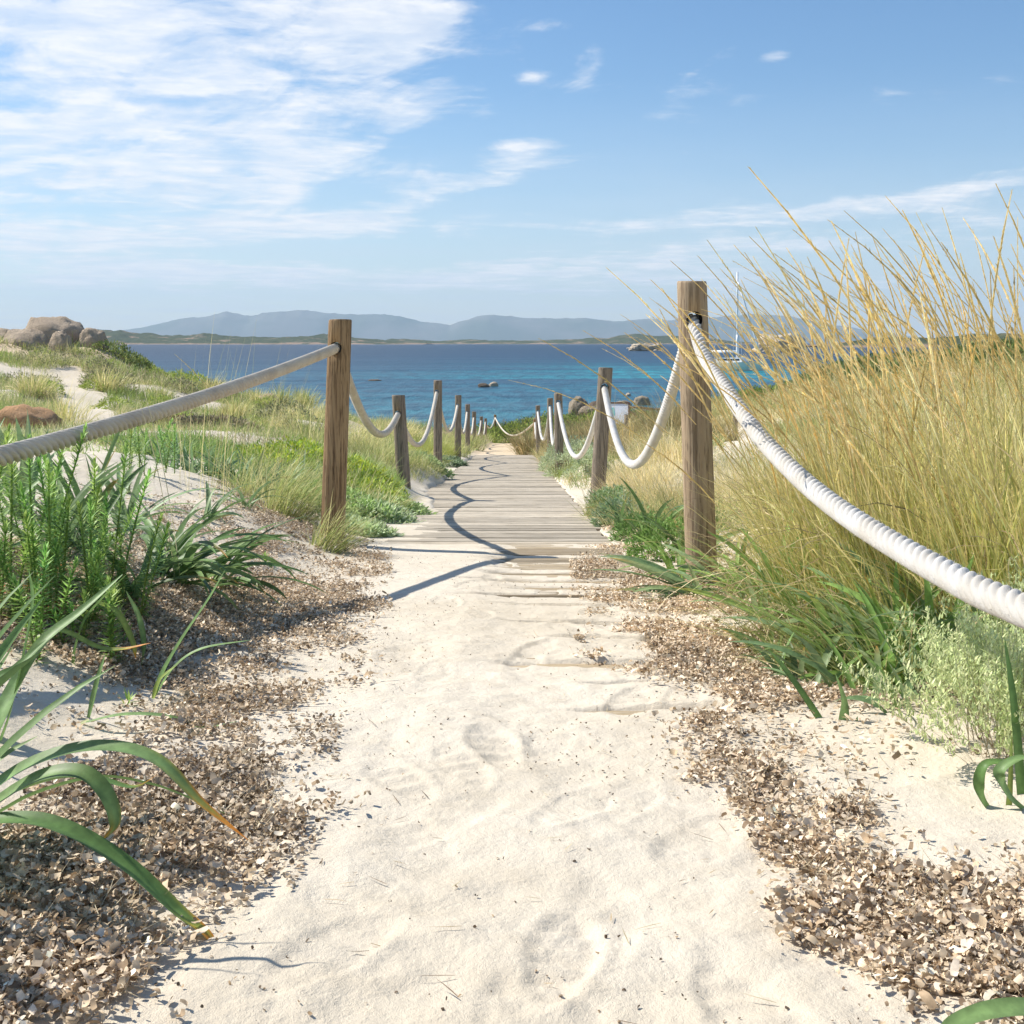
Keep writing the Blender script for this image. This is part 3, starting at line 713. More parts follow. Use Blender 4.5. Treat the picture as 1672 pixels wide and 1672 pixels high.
def rope(name, holes, sags, mat, label, rad=.0235, depth=.40):
    pts = rope_path(holes, sags)
    o = tag(tube_mesh(name, pts, rad, 50, mat, None, 5, .165, depth), label, 'rope', 'ropes threaded through the posts')
    P = np.array([p for p in pts if 1.5 < p[1] < 7.5])
    if len(P) > 500:                                     # loose fibres standing off the near lengths
        n = 7000; k = rng.integers(0, len(P) - 1, n); a = rng.uniform(0, 2 * math.pi, n)
        d = P[k + 1] - P[k]; d /= np.linalg.norm(d, axis=1)[:, None]
        e1 = np.cross(d, [1.0, 0, 0]); e1 /= np.linalg.norm(e1, axis=1)[:, None]; e2 = np.cross(d, e1)
        nr = e1 * np.cos(a)[:, None] + e2 * np.sin(a)[:, None]; b = P[k] + nr * rad * .93
        dd = nr * rng.uniform(.3, 1, (n, 1)) + d * rng.normal(0, 1.0, (n, 1)); dd /= np.linalg.norm(dd, axis=1)[:, None]
        V_, Q_, c_ = blades(b, np.arctan2(dd[:, 1], dd[:, 0]), np.arccos(np.clip(dd[:, 2], -1, 1)), rng.normal(0, .6, n), rng.uniform(.003, .009, n), .0007, 2, pal([(.72, .68, .6)], n, .1))
        mesh_np('loose_fibres', V_, Q_, M['litter'], o, cols=c_)
    return o
rope('rope', hr, [.56, .60, .64, .62, .60, .5], M['rope_white'], 'thick white twisted rope threaded through the right posts', .0245, .32)
rope('rope', hl, [.06, .30, .47, .5, .5, .5, .5, .5, .35], M['rope_beige'], 'greyish white twisted rope threaded through the left posts', .0250, .46)
# thin rope barrier across the end of the path
ha, hb = Vector((-.76, 53.9, hl[-1].z)), hr[-1]
rope('rope', [ha, hb], [.55], M['rope_beige'], 'pale rope sagging from the lone far post across the path end', .028)

# ------------------------------------------------------------------ boardwalk
dk = empty('boardwalk', (-.16, 16, float(Pz(16)) + E), 'grey weathered plank boardwalk running down to the beach, half buried in sand', 'boardwalk')
VB, QB = [], []; br = random.Random(5)
def box_between(x0, x1, y0, y1, ztop, th, slope, tiltx=0.0):
    b = len(VB) and 0
    corners = []
    ins = .004
    for z_, e in ((-th, 0), (-.005, 0), (0, ins)):
        for (xx, yy) in ((x0 + e, y0 + e), (x1 - e, y0 + e), (x1 - e, y1 - e), (x0 + e, y1 - e)):
            corners.append((xx, yy, ztop + z_ + slope * (yy - y0) + tiltx * (xx + .16)))
    return corners
def add_board(x0, x1, y0, y1, ztop, slope=-.072, tiltx=0.0, th=.03):
    off = sum(len(v) for v in VB); VB.append(np.array(box_between(x0, x1, y0, y1, ztop, th, slope, tiltx)))
    q_ = [(3, 2, 1, 0), (8, 9, 10, 11)]
    for r_ in (0, 4):
        for i in range(4): q_.append((r_ + i, r_ + (i + 1) % 4, r_ + 4 + (i + 1) % 4, r_ + 4 + i))
    QB.append(np.array(q_) + off)
y = 2.45
while y < 28.2:
    wdt = br.uniform(.095, .120); gap = br.uniform(.008, .028)
    bur = y < 6.4
    if abs(y - 5.87) < .06: wdt, gap = .30, .02
    add_board(DECK[0] + br.uniform(-.02, .02), DECK[1] + br.uniform(-.02, .02), y, y + wdt, float(Pz(y)) + E + ((.0125 if y > 5 else .0095 if y > 3.9 else .004) if bur else .012) + br.uniform(-.003, .003), tiltx=br.uniform(-.004, .004))
    y += wdt + gap
deck = mesh_np('deck', np.concatenate(VB) - np.array(dk.location), np.concatenate(QB), M['plank'], dk, smooth=False)
VB, QB = [], []
for x0 in (-.70, .36): add_board(x0, x0 + .07, 2.5, 28.1, float(Pz(2.5)) + E - .045, th=.10)
mesh_np('joist', np.concatenate(VB) - np.array(dk.location), np.concatenate(QB), M['plank'], dk, smooth=False)

# ------------------------------------------------------------------ plants: basics
def jit(c, n, s=.2): return np.clip(np.array(c)[None] * (1 + rng.normal(0, s, (n, 1))) * (1 + rng.normal(0, s * .35, (n, 3))), 0.01, .9)
def disc(n, r):
    a = rng.uniform(0, 2 * math.pi, n); q_ = np.sqrt(rng.uniform(0, 1, n)) * r
    return np.stack([q_ * np.cos(a), q_ * np.sin(a)], 1)
def scatter(n, yr, xr_px, polys=None, dens=None, detail=False, pw=1.0, notp=None, jit_=0):
    """positions on the ground inside polygons drawn on the photo"""
    got = []; tries = 0
    while sum(map(len, got)) < n and tries < 60:
        tries += 1
        k = n * 3
        Yv = np.exp(rng.uniform(math.log(yr[0]), math.log(yr[1]), k)); X_ = (rng.uniform(xr_px[0], xr_px[1], k) - 836) * Yv / F
        keep = rng.uniform(0, 1, k) < (Yv / yr[1]) ** pw
        X_, Yv = X_[keep], Yv[keep]
        if dens is not None:
            kk = dens(X_, Yv) > rng.uniform(0, 1, len(X_)); X_, Yv = X_[kk], Yv[kk]
        Zv = gz(X_, Yv, detail); a, b = proj(X_, Yv, Zv)
        if jit_: a = a + jit_ * 1.6 * fbm(X_ * 6, Yv * 6, 4, 201) + rng.normal(0, jit_ * .35, len(a)); b = b + jit_ * 1.6 * fbm(X_ * 6, Yv * 6, 4, 207) + rng.normal(0, jit_ * .35, len(a))
        ok = np.ones(len(X_), bool)
        if polys is not None:
            ok = np.zeros(len(X_), bool)
            for pl in polys: ok |= inpoly(a, b, pl)
        if notp is not None:
            for pl in notp: ok &= ~inpoly(a, b, pl)
        got.append(np.stack([X_[ok], Yv[ok], Zv[ok]], 1))
    return np.concatenate(got)[:n]

# leaf litter: small curled dry leaves
def curls(pos, L, Wd, cols, lift=.3, sunk=.3):
    N = len(pos); S = 4; t_ = np.linspace(-1, 1, S)
    curl = rng.uniform(.4, 3.6, N); r_ = L / (curl + .3)
    ang = t_[None] * curl[:, None] / 2
    lx = np.sin(ang) * r_[:, None]; lz = (1 - np.cos(ang)) * r_[:, None] * rng.choice([-1, 1], (N, 1))
    wprof = np.array([.75, 1, 1, .6])[None] * Wd[:, None] / 2
    pts = np.zeros((N, S, 2, 3)); pts[:, :, 0, 0] = lx; pts[:, :, 1, 0] = lx; pts[:, :, 0, 2] = lz; pts[:, :, 1, 2] = lz + (rng.uniform(-.3, .3, (N, 1)) * Wd[:, None])
    pts[:, :, 0, 1] = -wprof; pts[:, :, 1, 1] = wprof
    y_, p_, r2 = rng.uniform(0, 2 * math.pi, N), rng.normal(0, lift, N), rng.normal(0, .6, N)
    cy, sy, cp_, sp_, cr, sr = np.cos(y_), np.sin(y_), np.cos(p_), np.sin(p_), np.cos(r2), np.sin(r2)
    Rm = np.zeros((N, 3, 3))
    Rm[:, 0] = np.stack([cy * cp_, cy * sp_ * sr - sy * cr, cy * sp_ * cr + sy * sr], -1)
    Rm[:, 1] = np.stack([sy * cp_, sy * sp_ * sr + cy * cr, sy * sp_ * cr - cy * sr], -1)
    Rm[:, 2] = np.stack([-sp_, cp_ * sr, cp_ * cr], -1)
    pts = np.einsum('nij,nskj->nski', Rm, pts) + pos[:, None, None]
    V = pts.reshape(-1, 3); I = np.arange(N * S * 2).reshape(N, S, 2)
    Q = np.stack([I[:, :-1, 0], I[:, :-1, 1], I[:, 1:, 1], I[:, 1:, 0]], -1).reshape(-1, 4)
    return V, Q, np.repeat(cols, S * 2, 0)
LITL = [[(-1500, 930), (0, 900), (230, 905), (420, 900), (440, 925), (560, 885), (610, 930), (600, 985), (545, 1010), (500, 1035), (490, 1075), (520, 1140), (560, 1160), (500, 1190), (520, 1230), (440, 1270), (500, 1300), (470, 1370), (390, 1400), (250, 1330), (60, 1290), (90, 1180), (40, 1090), (-1500, 1100)],
        [(-1500, 1330), (0, 1345), (120, 1340), (240, 1380), (330, 1420), (250, 1500), (190, 1640), (60, 1640), (0, 1672), (-1500, 1672)], [(380, 800), (450, 790), (560, 880), (590, 900), (540, 950), (430, 900)]]
LITR = [[(985, 880), (1060, 890), (1120, 905), (1200, 960), (1330, 970), (1450, 1080), (1520, 1090), (1500, 1180), (1450, 1250), (1430, 1320), (1470, 1400), (1620, 1440), (2300, 1500), (2300, 2300), (1560, 1900), (1470, 1640), (1500, 1580), (1440, 1520), (1290, 1430), (1260, 1350), (1200, 1290), (1150, 1170), (1060, 1110), (1050, 1050), (1010, 1010), (960, 960)]]
SPARSE = [[(-800, 1050), (0, 1050), (600, 880), (620, 1000), (560, 1180), (540, 1330), (470, 1480), (320, 1672), (-800, 1800)], [(960, 880), (1130, 1200), (1290, 1440), (1440, 1600), (1500, 1672), (2400, 1900), (1800, 1200), (1500, 1050)]]
def ldens(X_, Y_):
    return np.clip(np.where(X_ < -.1, .66, .52) + 2.1 * fbm(X_ * 3.4, Y_ * 3.4, 4, 77), .03, 1)
LC = [(.58, .47, .34), (.46, .36, .24), (.33, .24, .15), (.72, .63, .49), (.53, .45, .35), (.21, .145, .09)]
parts = []
for polys, n, xr, dark in ((LITL, 98000, (-400, 640), 1.14), (LITR, 56000, (930, 2000), 1.34)):
    ps = scatter(n, (1.1, 7.5), xr, polys, ldens, True, .9, jit_=76)
    n = len(ps); ps[:, 2] += .004 + np.abs(rng.normal(0, .008, n)) + .018 * np.clip(fbm(ps[:, 0] * 4.5, ps[:, 1] * 4.5, 3, 302), 0, 1)
    sz = np.minimum(np.exp(rng.normal(-.15, .36, n)), 1.5)
    parts.append(curls(ps, .0165 * sz * rng.uniform(.5, 1.5, n), .0058 * sz * rng.uniform(.5, 1.4, n), pal(LC, n, .2, [.27, .27, .19, .06, .13, .08]) * (dark * (1 + .25 * fbm(ps[:, 0] * 2, ps[:, 1] * 2, 3, 301)))[:, None], .30))
ps = scatter(6500, (1.1, 8), (-300, 1900), SPARSE, lambda a, b: np.clip(.1 + 1.6 * fbm(a * 3.5, b * 3.5, 3, 78), 0, 1), True, .9); n = len(ps); ps[:, 2] += .005
parts.append(curls(ps, .013 * rng.uniform(.5, 1.4, n), .006 * rng.uniform(.6, 1.3, n), pal(LC, n), .25))
# dry fine grass between the leaves
ps = scatter(16000, (1.2, 7.5), (-300, 2000), LITL + LITR, ldens, False, .9); n = len(ps); ps[:, 2] += .012
parts.append(blades(ps, rng.uniform(0, 6.3, n), rng.uniform(1.0, 1.6, n), rng.normal(0, .5, n), rng.uniform(.02, .09, n), .0016, 3, pal([(.5, .4, .24), (.3, .22, .13), (.6, .52, .36)], n)))
V, Q, cc = join(parts); o = mesh_np('leaf_litter', V, Q, M['litter'], cols=cc); tag(o, 'drifts of dry curled brown leaves along both sides of the sandy path', None, None, 'stuff')
# crumbs and twigs on the bare sand of the path
ps = scatter(1100, (1.15, 6), (250, 1500), [[(560, 900), (980, 900), (1100, 1150), (1500, 1672), (150, 1672), (480, 1200)]], lambda a, b: np.clip(.15 + .9 * fbm(a * 2.2, b * 2.2, 3, 91), .04, 1), True, .9); n = len(ps); ps[:, 2] += .0022
p1 = curls(ps, .0042 * rng.uniform(.5, 2.2, n), .0026 * rng.uniform(.5, 1.6, n), pal([(.20, .14, .09), (.12, .09, .06), (.40, .28, .16)], n), .3)
ps = scatter(160, (1.15, 6), (420, 1450), [[(560, 900), (980, 900), (1100, 1150), (1500, 1672), (150, 1672), (480, 1200)]], None, True, .9); n = len(ps); ps[:, 2] += .004
p2 = blades(ps, rng.uniform(0, 6.3, n), 1.5, rng.normal(0, .15, n), rng.uniform(.012, .05, n), .002, 3, pal([(.45, .33, .18), (.2, .14, .09), (.5, .42, .25)], n))
V, Q, cc = join([p1, p2]); o = mesh_np('plant_debris', V, Q, M['litter'], cols=cc); tag(o, 'small dark crumbs and twigs scattered over the sandy path', None, None, 'stuff')

# tufts -----------------------------------------------------------------
def tuft_parts(c, n, h, r, pals, spread=.5, lean=(0, 0), wd=.004, bend=.8, seg=4, hv=.3, taper=1.5, tipc=None, ground=True):
    c = np.asarray(c, float); d = disc(n, r); b = np.zeros((n, 3)); b[:, :2] = c[:2] + d
    b[:, 2] = (gz(b[:, 0], b[:, 1], False) if ground and n < 60000 else c[2]) - .01
    a = np.arctan2(d[:, 1], d[:, 0]) + rng.normal(0, .7, n)
    out_ = np.hypot(d[:, 0], d[:, 1]) / max(r, 1e-3)
    tx = np.sin(np.abs(rng.normal(0, spread, n)) * (.3 + .9 * out_)); vx = tx * np.cos(a) + lean[0]; vy = tx * np.sin(a) + lean[1]
    az_ = np.arctan2(vy, vx); th = np.clip(np.hypot(vx, vy), 0, 1.45)
    L = h * np.clip(rng.normal(1 - .25 * out_, hv * .6, n), .25, 1.4)
    return blades(b, az_, th, rng.gamma(3, bend / 3, n), L, wd * rng.uniform(.6, 1.3, n), seg, pals, tipc, taper=taper, twist=.6, wav=.15)
def build(name, parts, org, mat, label, cat, group=None, kind=None):
    V, Q, cc = join(parts); o = mesh_np(name, V - np.asarray(org), Q, mat, cols=cc); o.location = org
    tag(o, label, cat if kind is None else None, group, kind); return o

GOLD = [(.78, .62, .30), (.68, .52, .22), (.86, .74, .44), (.58, .46, .18)]
GG = [(.24, .33, .07), (.36, .40, .10), (.60, .50, .18), (.78, .64, .30), (.16, .23, .05)]
def culms(c, n, h, r, leanx=-.30, plume=True, hmin=.7, cl=None):
    """tall flowering stalks with a narrow golden seed head"""
    d = disc(n, r); b = np.zeros((n, 3)); b[:, :2] = np.asarray(c)[:2] + d; b[:, 2] = gz(b[:, 0], b[:, 1], False)
    vx = rng.normal(leanx * .35, .10, n) + d[:, 0] * .25; vy = rng.normal(-.02, .09, n)
    az_ = np.arctan2(vy, vx); th = np.hypot(vx, vy); bend = np.abs(rng.normal(-leanx * 2.4, .20, n))
    # stalks end up bending towards the left whatever their start
    az_ = np.where(np.cos(az_) > 0, az_ + 0, az_); sgn = np.where(np.cos(az_) > 0, -1.0, 1.0)
    L = h * rng.uniform(hmin, 1.0, n); seg = 10
    col = pal(GOLD, n, .12); c0 = pal([(.42, .38, .12), (.32, .33, .09), (.60, .48, .2)], n, .1)
    th_ = th * sgn; az2 = np.where(sgn < 0, az_ + math.pi, az_)
    V, Q, cc = blades(b, az2, th_, bend, L, .0036, seg, c0, col, taper=6)
    outp = [(V, Q, cc)]
    # rotate a copy by a quarter so that the stalk has body
    if plume:
        Pc = V.reshape(n, seg + 1, 2, 3).mean(2); i0 = 6; Sg = Pc[:, i0:]; m3 = Sg.shape[1]
        tt3 = np.linspace(0, 1, m3); wv = (.0010 + .0020 * np.sin(np.clip(tt3 * .93 + .05, 0, 1) * math.pi) ** .8)[None, :, None]
        for sv3 in (np.array([1.0, 0, 0]), np.array([0, 1.0, 0])):
            VV = np.stack([Sg - sv3 * wv, Sg + sv3 * wv], 2).reshape(-1, 3); I3 = np.arange(n * m3 * 2).reshape(n, m3, 2)
            outp.append((VV, np.stack([I3[:, :-1, 0], I3[:, :-1, 1], I3[:, 1:, 1], I3[:, 1:, 0]], -1).reshape(-1, 4), np.repeat(pal(GOLD, n, .12), m3 * 2, 0)))
        P = V.reshape(n, seg + 1, 2, 3).mean(2)
        k = 90; s = rng.uniform(.62, 1.0, (n, k)) ; s = np.sort(s, 1) * seg
        i = np.minimum(s.astype(int), seg - 1); u = (s - i)[..., None]
        ii = np.arange(n)[:, None]
        pos = P[ii, i] * (1 - u) + P[ii, i + 1] * u; dr = P[ii, i + 1] - P[ii, i]; dr /= np.linalg.norm(dr, axis=-1)[..., None]
        fat = np.sin(np.clip((s / seg - .62) / .38, 0, 1) * math.pi * .92 + .12)
        jitv = rng.normal(0, .17, (n, k, 3)); dd = dr + jitv; dd /= np.linalg.norm(dd, axis=-1)[..., None]
        pos = pos.reshape(-1, 3); dd = dd.reshape(-1, 3); N = len(pos); fat = fat.reshape(-1)
        outp.append(blades(pos, np.arctan2(dd[:, 1], dd[:, 0]), np.arccos(np.clip(dd[:, 2], -1, 1)), rng.normal(0, .25, N), .017 * (.35 + .65 * fat), .0034 * (.5 + .5 * fat), 2, np.repeat(pal(GOLD, n, .14), k, 0) * rng.uniform(.75, 1.2, (N, 1)), twist=1.0))
    return outp

# tall golden grass on the right: px of the foot, distance, height, number of leaves, number of stalks, label
TG = [(1400, 4.1, .92, 800, 14, .12, 'golden grass tussock nearest to the tall right post, stalks arching over it'),
      (1430, 3.6, .98, 1100, 26, .17, 'golden grass tussock behind the white rope, second from the tall post'),
      (1500, 4.1, 1.0, 1000, 26, .20, 'tall golden grass tussock in the middle of the clump by the rope'),
      (1600, 3.2, .95, 1100, 22, .18, 'golden grass tussock crossed by the low white rope'),
      (1690, 3.9, 1.0, 1000, 24, .20, 'golden grass tussock at the right edge of the picture'),
      (1370, 5.2, 1.0, 900, 24, .22, 'golden grass tussock behind the one nearest the tall post'),
      (1450, 5.6, 1.05, 900, 24, .26, 'golden grass tussock further back in the middle of the clump'),
      (1570, 5.4, 1.1, 900, 26, .26, 'golden grass tussock further back behind the low rope'),
      (1680, 5.8, 1.1, 900, 22, .28, 'golden grass tussock further back by the right edge'),
      (1335, 5.9, .70, 600, 6, .16, 'olive grass tussock low behind the tall right post'),
      (1760, 3.0, 1.0, 700, 12, .2, 'golden grass tussock leaning in from outside the right edge'),
      (1800, 4.6, 1.0, 700, 12, .28, 'golden grass tussock standing outside the right edge')]
for i, (px, yd, h, nb, nc, r_, lb) in enumerate(TG):
    x = (px - 836) * yd / F; c = (x, yd, float(gz(x, yd)))
    n = nb
    n = int(nb * .54)
    pr = [tuft_parts(c, n, h * .62, r_ * 1.7, pal(GG, n, .34, [.33, .27, .14, .12, .14]), .23, (-.06, -.02), .0046, .50, 6, taper=4, tipc=pal(GG[2:4], n, .2)),
          tuft_parts(c, n // 4, h * .42, r_ * 1.7, pal(GG, n // 4, .3, [.15, .15, .30, .30, .10]), .7, (-.05, -.05), .0050, 1.0, 5, taper=4)]
    pr.append(tuft_parts(c, n // 5, h * .66, r_ * 1.7, pal([(.42, .33, .18), (.30, .22, .12), (.60, .50, .30)], n // 5, .3), .35, (-.08, -.02), .0042, 2.2, 7, taper=4))
    pr += culms(c, int(nc * 1.05), h * 1.38, r_ * 1.9, -.30)
    pr += culms(c, int(nc * .7), h * 1.05, r_ * 1.9, -.24, True, .6)
    build('grass_tussock', pr, c, M['grass'], lb, 'grass tussock', 'tall golden grass tussocks right of the path')

# grass mass and broad leaf clumps at the foot of the right bank
def strap_plant(c, n, L, wd, label, group, spread=(.25, 1.0), cols=None, az0=None, seg=9, bend=(.5, 1.6), tipf=.25, azs=1.2, r=.04, cat='plant', name='strap_leaf_plant'):
    cols = cols or [(.10, .18, .055), (.14, .23, .075), (.08, .14, .045), (.18, .27, .09)]
    a = rng.uniform(0, 2 * math.pi, n) if az0 is None else rng.normal(az0, azs, n)
    b = np.tile(np.asarray(c, float), (n, 1)); b[:, :2] += disc(n, r); b[:, 2] -= .015
    c0 = pal(cols, n, .14); tip = c0.copy(); k = rng.uniform(0, 1, n) < tipf; tip[k] = np.array([.50, .26, .05])
    pr = blades(b, a, rng.uniform(spread[0], spread[1], n), rng.uniform(bend[0], bend[1], n), L * rng.uniform(.6, 1.15, n), 1.2 * wd * rng.uniform(.7, 1.15, n), seg, c0, tip, 3, .35, 3.2, .5, .12, 9.0)
    return build(name, [pr], c, M['leaf'], label, cat, group)
def G(px, yd): x = (px - 836) * yd / F; return np.array([x, yd, float(gz(x, yd))])
SG = 'strap leaf plants on the right bank'
BLUE = [(.13, .21, .09), (.17, .26, .12), (.22, .30, .14)]
strap_plant(G(1150, 4.35), 16, .40, .024, 'strap leaf plant at the foot of the tall right post, leaves sprawling left', SG, (.7, 1.3), BLUE, math.pi, 9, (.3, 1.0), .3, .5)
strap_plant(G(1195, 4.45), 12, .30, .022, 'strap leaf plant just right of the tall post foot', SG, (.3, 1.1), BLUE)
strap_plant(G(1330, 3.05), 10, .26, .017, 'strap leaf plant in front of the nearest golden tussock', SG, (.2, .9))
strap_plant(G(1395, 3.1), 14, .40, .026, 'broad blue-green strap leaf plant below the white rope', SG, (.15, 1.0), BLUE)
strap_plant(G(1480, 3.1), 16, .42, .028, 'dense strap leaf plant under the middle of the white rope', SG, (.15, 1.0), BLUE)
strap_plant(G(1570, 3.0), 14, .40, .026, 'strap leaf plant behind the low part of the white rope', SG, (.15, 1.0), BLUE)
strap_plant(G(1650, 2.8), 12, .38, .026, 'strap leaf plant under the rope at the right edge', SG, (.15, 1.0), BLUE)
for px_, yd_, n_, L_, lb_ in [(1245, 3.75, 9, .24, 'small strap leaf plant in the litter right of the tall post foot'), (1300, 3.5, 10, .28, 'strap leaf plant at the top of the right litter band'), (1350, 2.85, 8, .22, 'low strap leaf plant in the right litter above the lone leaves'),
                              (1290, 2.95, 7, .17, 'tiny strap leaf plant on the right litter band, left of the others'), (1420, 2.75, 10, .30, 'strap leaf plant where the right litter meets the grass'), (1500, 2.75, 11, .32, 'strap leaf plant left of the silvery bush'),
                              (1225, 4.1, 9, .22, 'bright strap leaf plant close to the tall post foot'), (1460, 2.5, 6, .18, 'small strap leaf plant at the edge of the right sand patch')]:
    strap_plant(G(px_, yd_), n_, L_, .016, lb_, SG, (.15, 1.1), BLUE + [(.16, .27, .07)], None, 9, (.2, 1.2), .25)
for px_, yd_, n_, L_, lb_ in [(1215, 4.25, 16, .34, 'fresh green strap leaf plant right of the tall post foot'), (1270, 3.9, 16, .36, 'fresh green strap leaf plant, second right of the tall post'), (1330, 3.5, 16, .38, 'fresh green strap leaf plant, third right of the tall post'),
                              (1380, 3.2, 15, .38, 'fresh green strap leaf plant before the golden tussocks'), (1445, 2.95, 16, .40, 'fresh green strap leaf plant under the rope middle'), (1530, 2.85, 15, .40, 'fresh green strap leaf plant right of the rope middle'), (1110, 4.9, 14, .30, 'fresh green strap leaf plant left of the tall post foot')]:
    strap_plant(G(px_, yd_), n_, L_, .019, lb_, SG, (.10, 1.1), [(.20, .33, .08), (.26, .40, .10), (.15, .26, .06)], None, 9, (.2, 1.3), .2)
strap_plant(G(1270, 3.35), 8, .22, .013, 'small strap leaf plant growing in the right leaf litter', SG, (.2, .8))
strap_plant(G(1120, 5.3), 14, .40, .022, 'strap leaf plant behind the tall post on its left', SG, (.1, .8))
strap_plant(G(1060, 6.2), 12, .42, .022, 'upright strap leaf plant between the two right posts', SG, (.05, .55))
strap_plant(G(1020, 6.9), 9, .36, .02, 'slender strap leaf plant near the deck corner', SG, (.05, .6))
strap_plant(G(1400, 4.3), 12, .45, .026, 'strap leaf plant half hidden inside the golden tussocks', SG, (.1, .8), BLUE)

def hand_leaf(pts, width, Ys, **kw):
    if np.isscalar(Ys): Ys = [Ys] * len(pts)
    if len(Ys) == 2 and len(pts) != 2: Ys = np.linspace(Ys[0], Ys[1], len(pts))
    return ribbon([W(px, py, y_) for (px, py), y_ in zip(pts, Ys)], width, **kw)
LG, LG2, LY = (.10, .18, .050), (.15, .24, .085), (.20, .26, .06); OR = (.60, .22, .03)
SGL = 'strap leaf plants on the left bank'
# the single leaves standing in the right litter
build('strap_leaf_plant', [hand_leaf([(1385, 1262), (1340, 1180), (1290, 1105), (1255, 1060)], .016, (2.45, 2.55), c0=LG), hand_leaf([(1372, 1258), (1375, 1200), (1378, 1150), (1364, 1100)], .017, 2.45, c0=LG2),
      hand_leaf([(1378, 1262), (1392, 1215), (1400, 1170)], .016, 2.44, c0=LG), hand_leaf([(1390, 1258), (1350, 1238), (1318, 1208)], .014, 2.42, c0=LG), hand_leaf([(1400, 1262), (1432, 1250), (1450, 1240)], .012, 2.42, c0=LG)],
      G(1385, 2.45), M['leaf'], 'few upright green leaves standing alone in the right leaf litter', 'plant', SG)
build('strap_leaf_plant', [hand_leaf([(1340, 1410 - 70), (1318, 1300), (1332, 1270)], .016, 2.2, c0=LG2, fold=.1)], G(1330, 2.2), M['leaf'], 'single short green leaf lying in the right leaf litter', 'plant', SG)
build('strap_leaf_plant', [hand_leaf([(1740, 1672), (1690, 1648), (1620, 1650), (1556, 1672), (1530, 1700)], .018, (1.24, 1.20), c0=LG2, fold=.2)], G(1740, 1.36), M['leaf'], 'curved leaf cutting the bottom right corner', 'plant', SG)
build('strap_leaf_plant', [hand_leaf([(1680, 1390), (1668, 1300), (1655, 1150), (1640, 1040)], .013, (1.95, 2.05), c0=LG), hand_leaf([(1672, 1370), (1620, 1330), (1598, 1290), (1608, 1250), (1640, 1245), (1650, 1250)], .015, 1.95, c0=LG),
      hand_leaf([(1680, 1330), (1646, 1300), (1632, 1262), (1660, 1240), (1690, 1236)], .017, 1.93, c0=LG2), hand_leaf([(1640, 1395), (1648, 1300), (1652, 1200)], .008, 1.95, c0=LY),
      hand_leaf([(1660, 1390), (1690, 1330), (1720, 1200)], .016, 1.95, c0=LG)], G(1672, 1.95), M['leaf'], 'curling strap leaves beside the silvery bush at the right edge', 'plant', SG)

# big leaves reaching in from the left edge
build('strap_leaf_plant', [
    hand_leaf([(-150, 1400), (-60, 1330), (40, 1255), (150, 1222), (250, 1240), (330, 1315), (405, 1372)], .027, (1.72, 1.62), c0=LG2, tip=OR, tipfrom=.85, roll=-.2, roll2=.5),
    hand_leaf([(-150, 1410), (-40, 1335), (60, 1272), (130, 1262), (172, 1296), (188, 1345), (166, 1373)], .023, (1.72, 1.66), c0=LG2, tip=OR, tipfrom=.93),
    hand_leaf([(-150, 1420), (-20, 1318), (80, 1275), (150, 1272), (215, 1287), (256, 1266)], .023, (1.74, 1.72), c0=LG, tip=OR, tipfrom=.94, roll=.5),
    hand_leaf([(-150, 1400), (-20, 1338), (60, 1296), (160, 1270), (240, 1280), (300, 1300), (370, 1330), (440, 1372 - 30)], .016, (1.78, 1.85), c0=LG, roll=.8)],
    G(-150, 1.75) , M['leaf'], 'large plant at the left edge, arching strap leaves, one orange tip curling down', 'plant', SGL)
build('strap_leaf_plant', [
    hand_leaf([(-160, 1400), (-60, 1352), (40, 1340), (120, 1362), (210, 1418), (290, 1490), (335, 1525), (366, 1566)], .025, (1.52, 1.42), c0=LG, tip=OR, tipfrom=.85, roll=.15, roll2=.45),
    hand_leaf([(-160, 1395), (-20, 1345), (60, 1335), (110, 1352), (150, 1362)], .018, (1.55, 1.55), c0=(.20, .20, .05), tip=OR, tipfrom=.85, roll=.5)],
    G(-160, 1.52), M['leaf'], 'lowest strap leaf plant at the left edge, long orange tipped leaf over the sand', 'plant', SGL)
build('strap_leaf_plant', [
    hand_leaf([(-60, 1330), (-10, 1200), (20, 1130), (70, 1050), (130, 1000), (200, 938)], .027, (2.1, 2.35), c0=LG2, roll=.4, roll2=-.2),
    hand_leaf([(-40, 1310), (8, 1195), (28, 1120), (46, 1040), (55, 980), (47, 928)], .020, (2.15, 2.3), c0=LG, roll=1.0),
    hand_leaf([(-60, 1320), (-10, 1130), (30, 1090), (75, 1045)], .022, (2.05, 2.15), c0=LG)],
    G(-50, 2.1), M['leaf'], 'plant at the left edge with a broad leaf rising across the leaf litter', 'plant', SGL)
build('strap_leaf_plant', [
    hand_leaf([(120, 1104), (124, 1060), (138, 1015), (170, 975), (210, 935)], .018, 2.75, c0=LG, roll=.6),
    hand_leaf([(60, 1040), (100, 1030), (160, 1057), (200, 1060), (246, 1050)], .013, 2.7, c0=LY, tip=OR, tipfrom=.8),
    hand_leaf([(226, 1105), (236, 1060), (228, 1010), (206, 965)], .013, 2.85, c0=LG2, roll=.6),
    hand_leaf([(150, 980), (190, 1000), (215, 1045), (222, 1075)], .014, 2.8, c0=LY, tip=OR, tipfrom=.9)], G(120, 2.75), M['leaf'], 'thin strap leaf plant in the left litter with yellow drooping tips', 'plant', SGL)
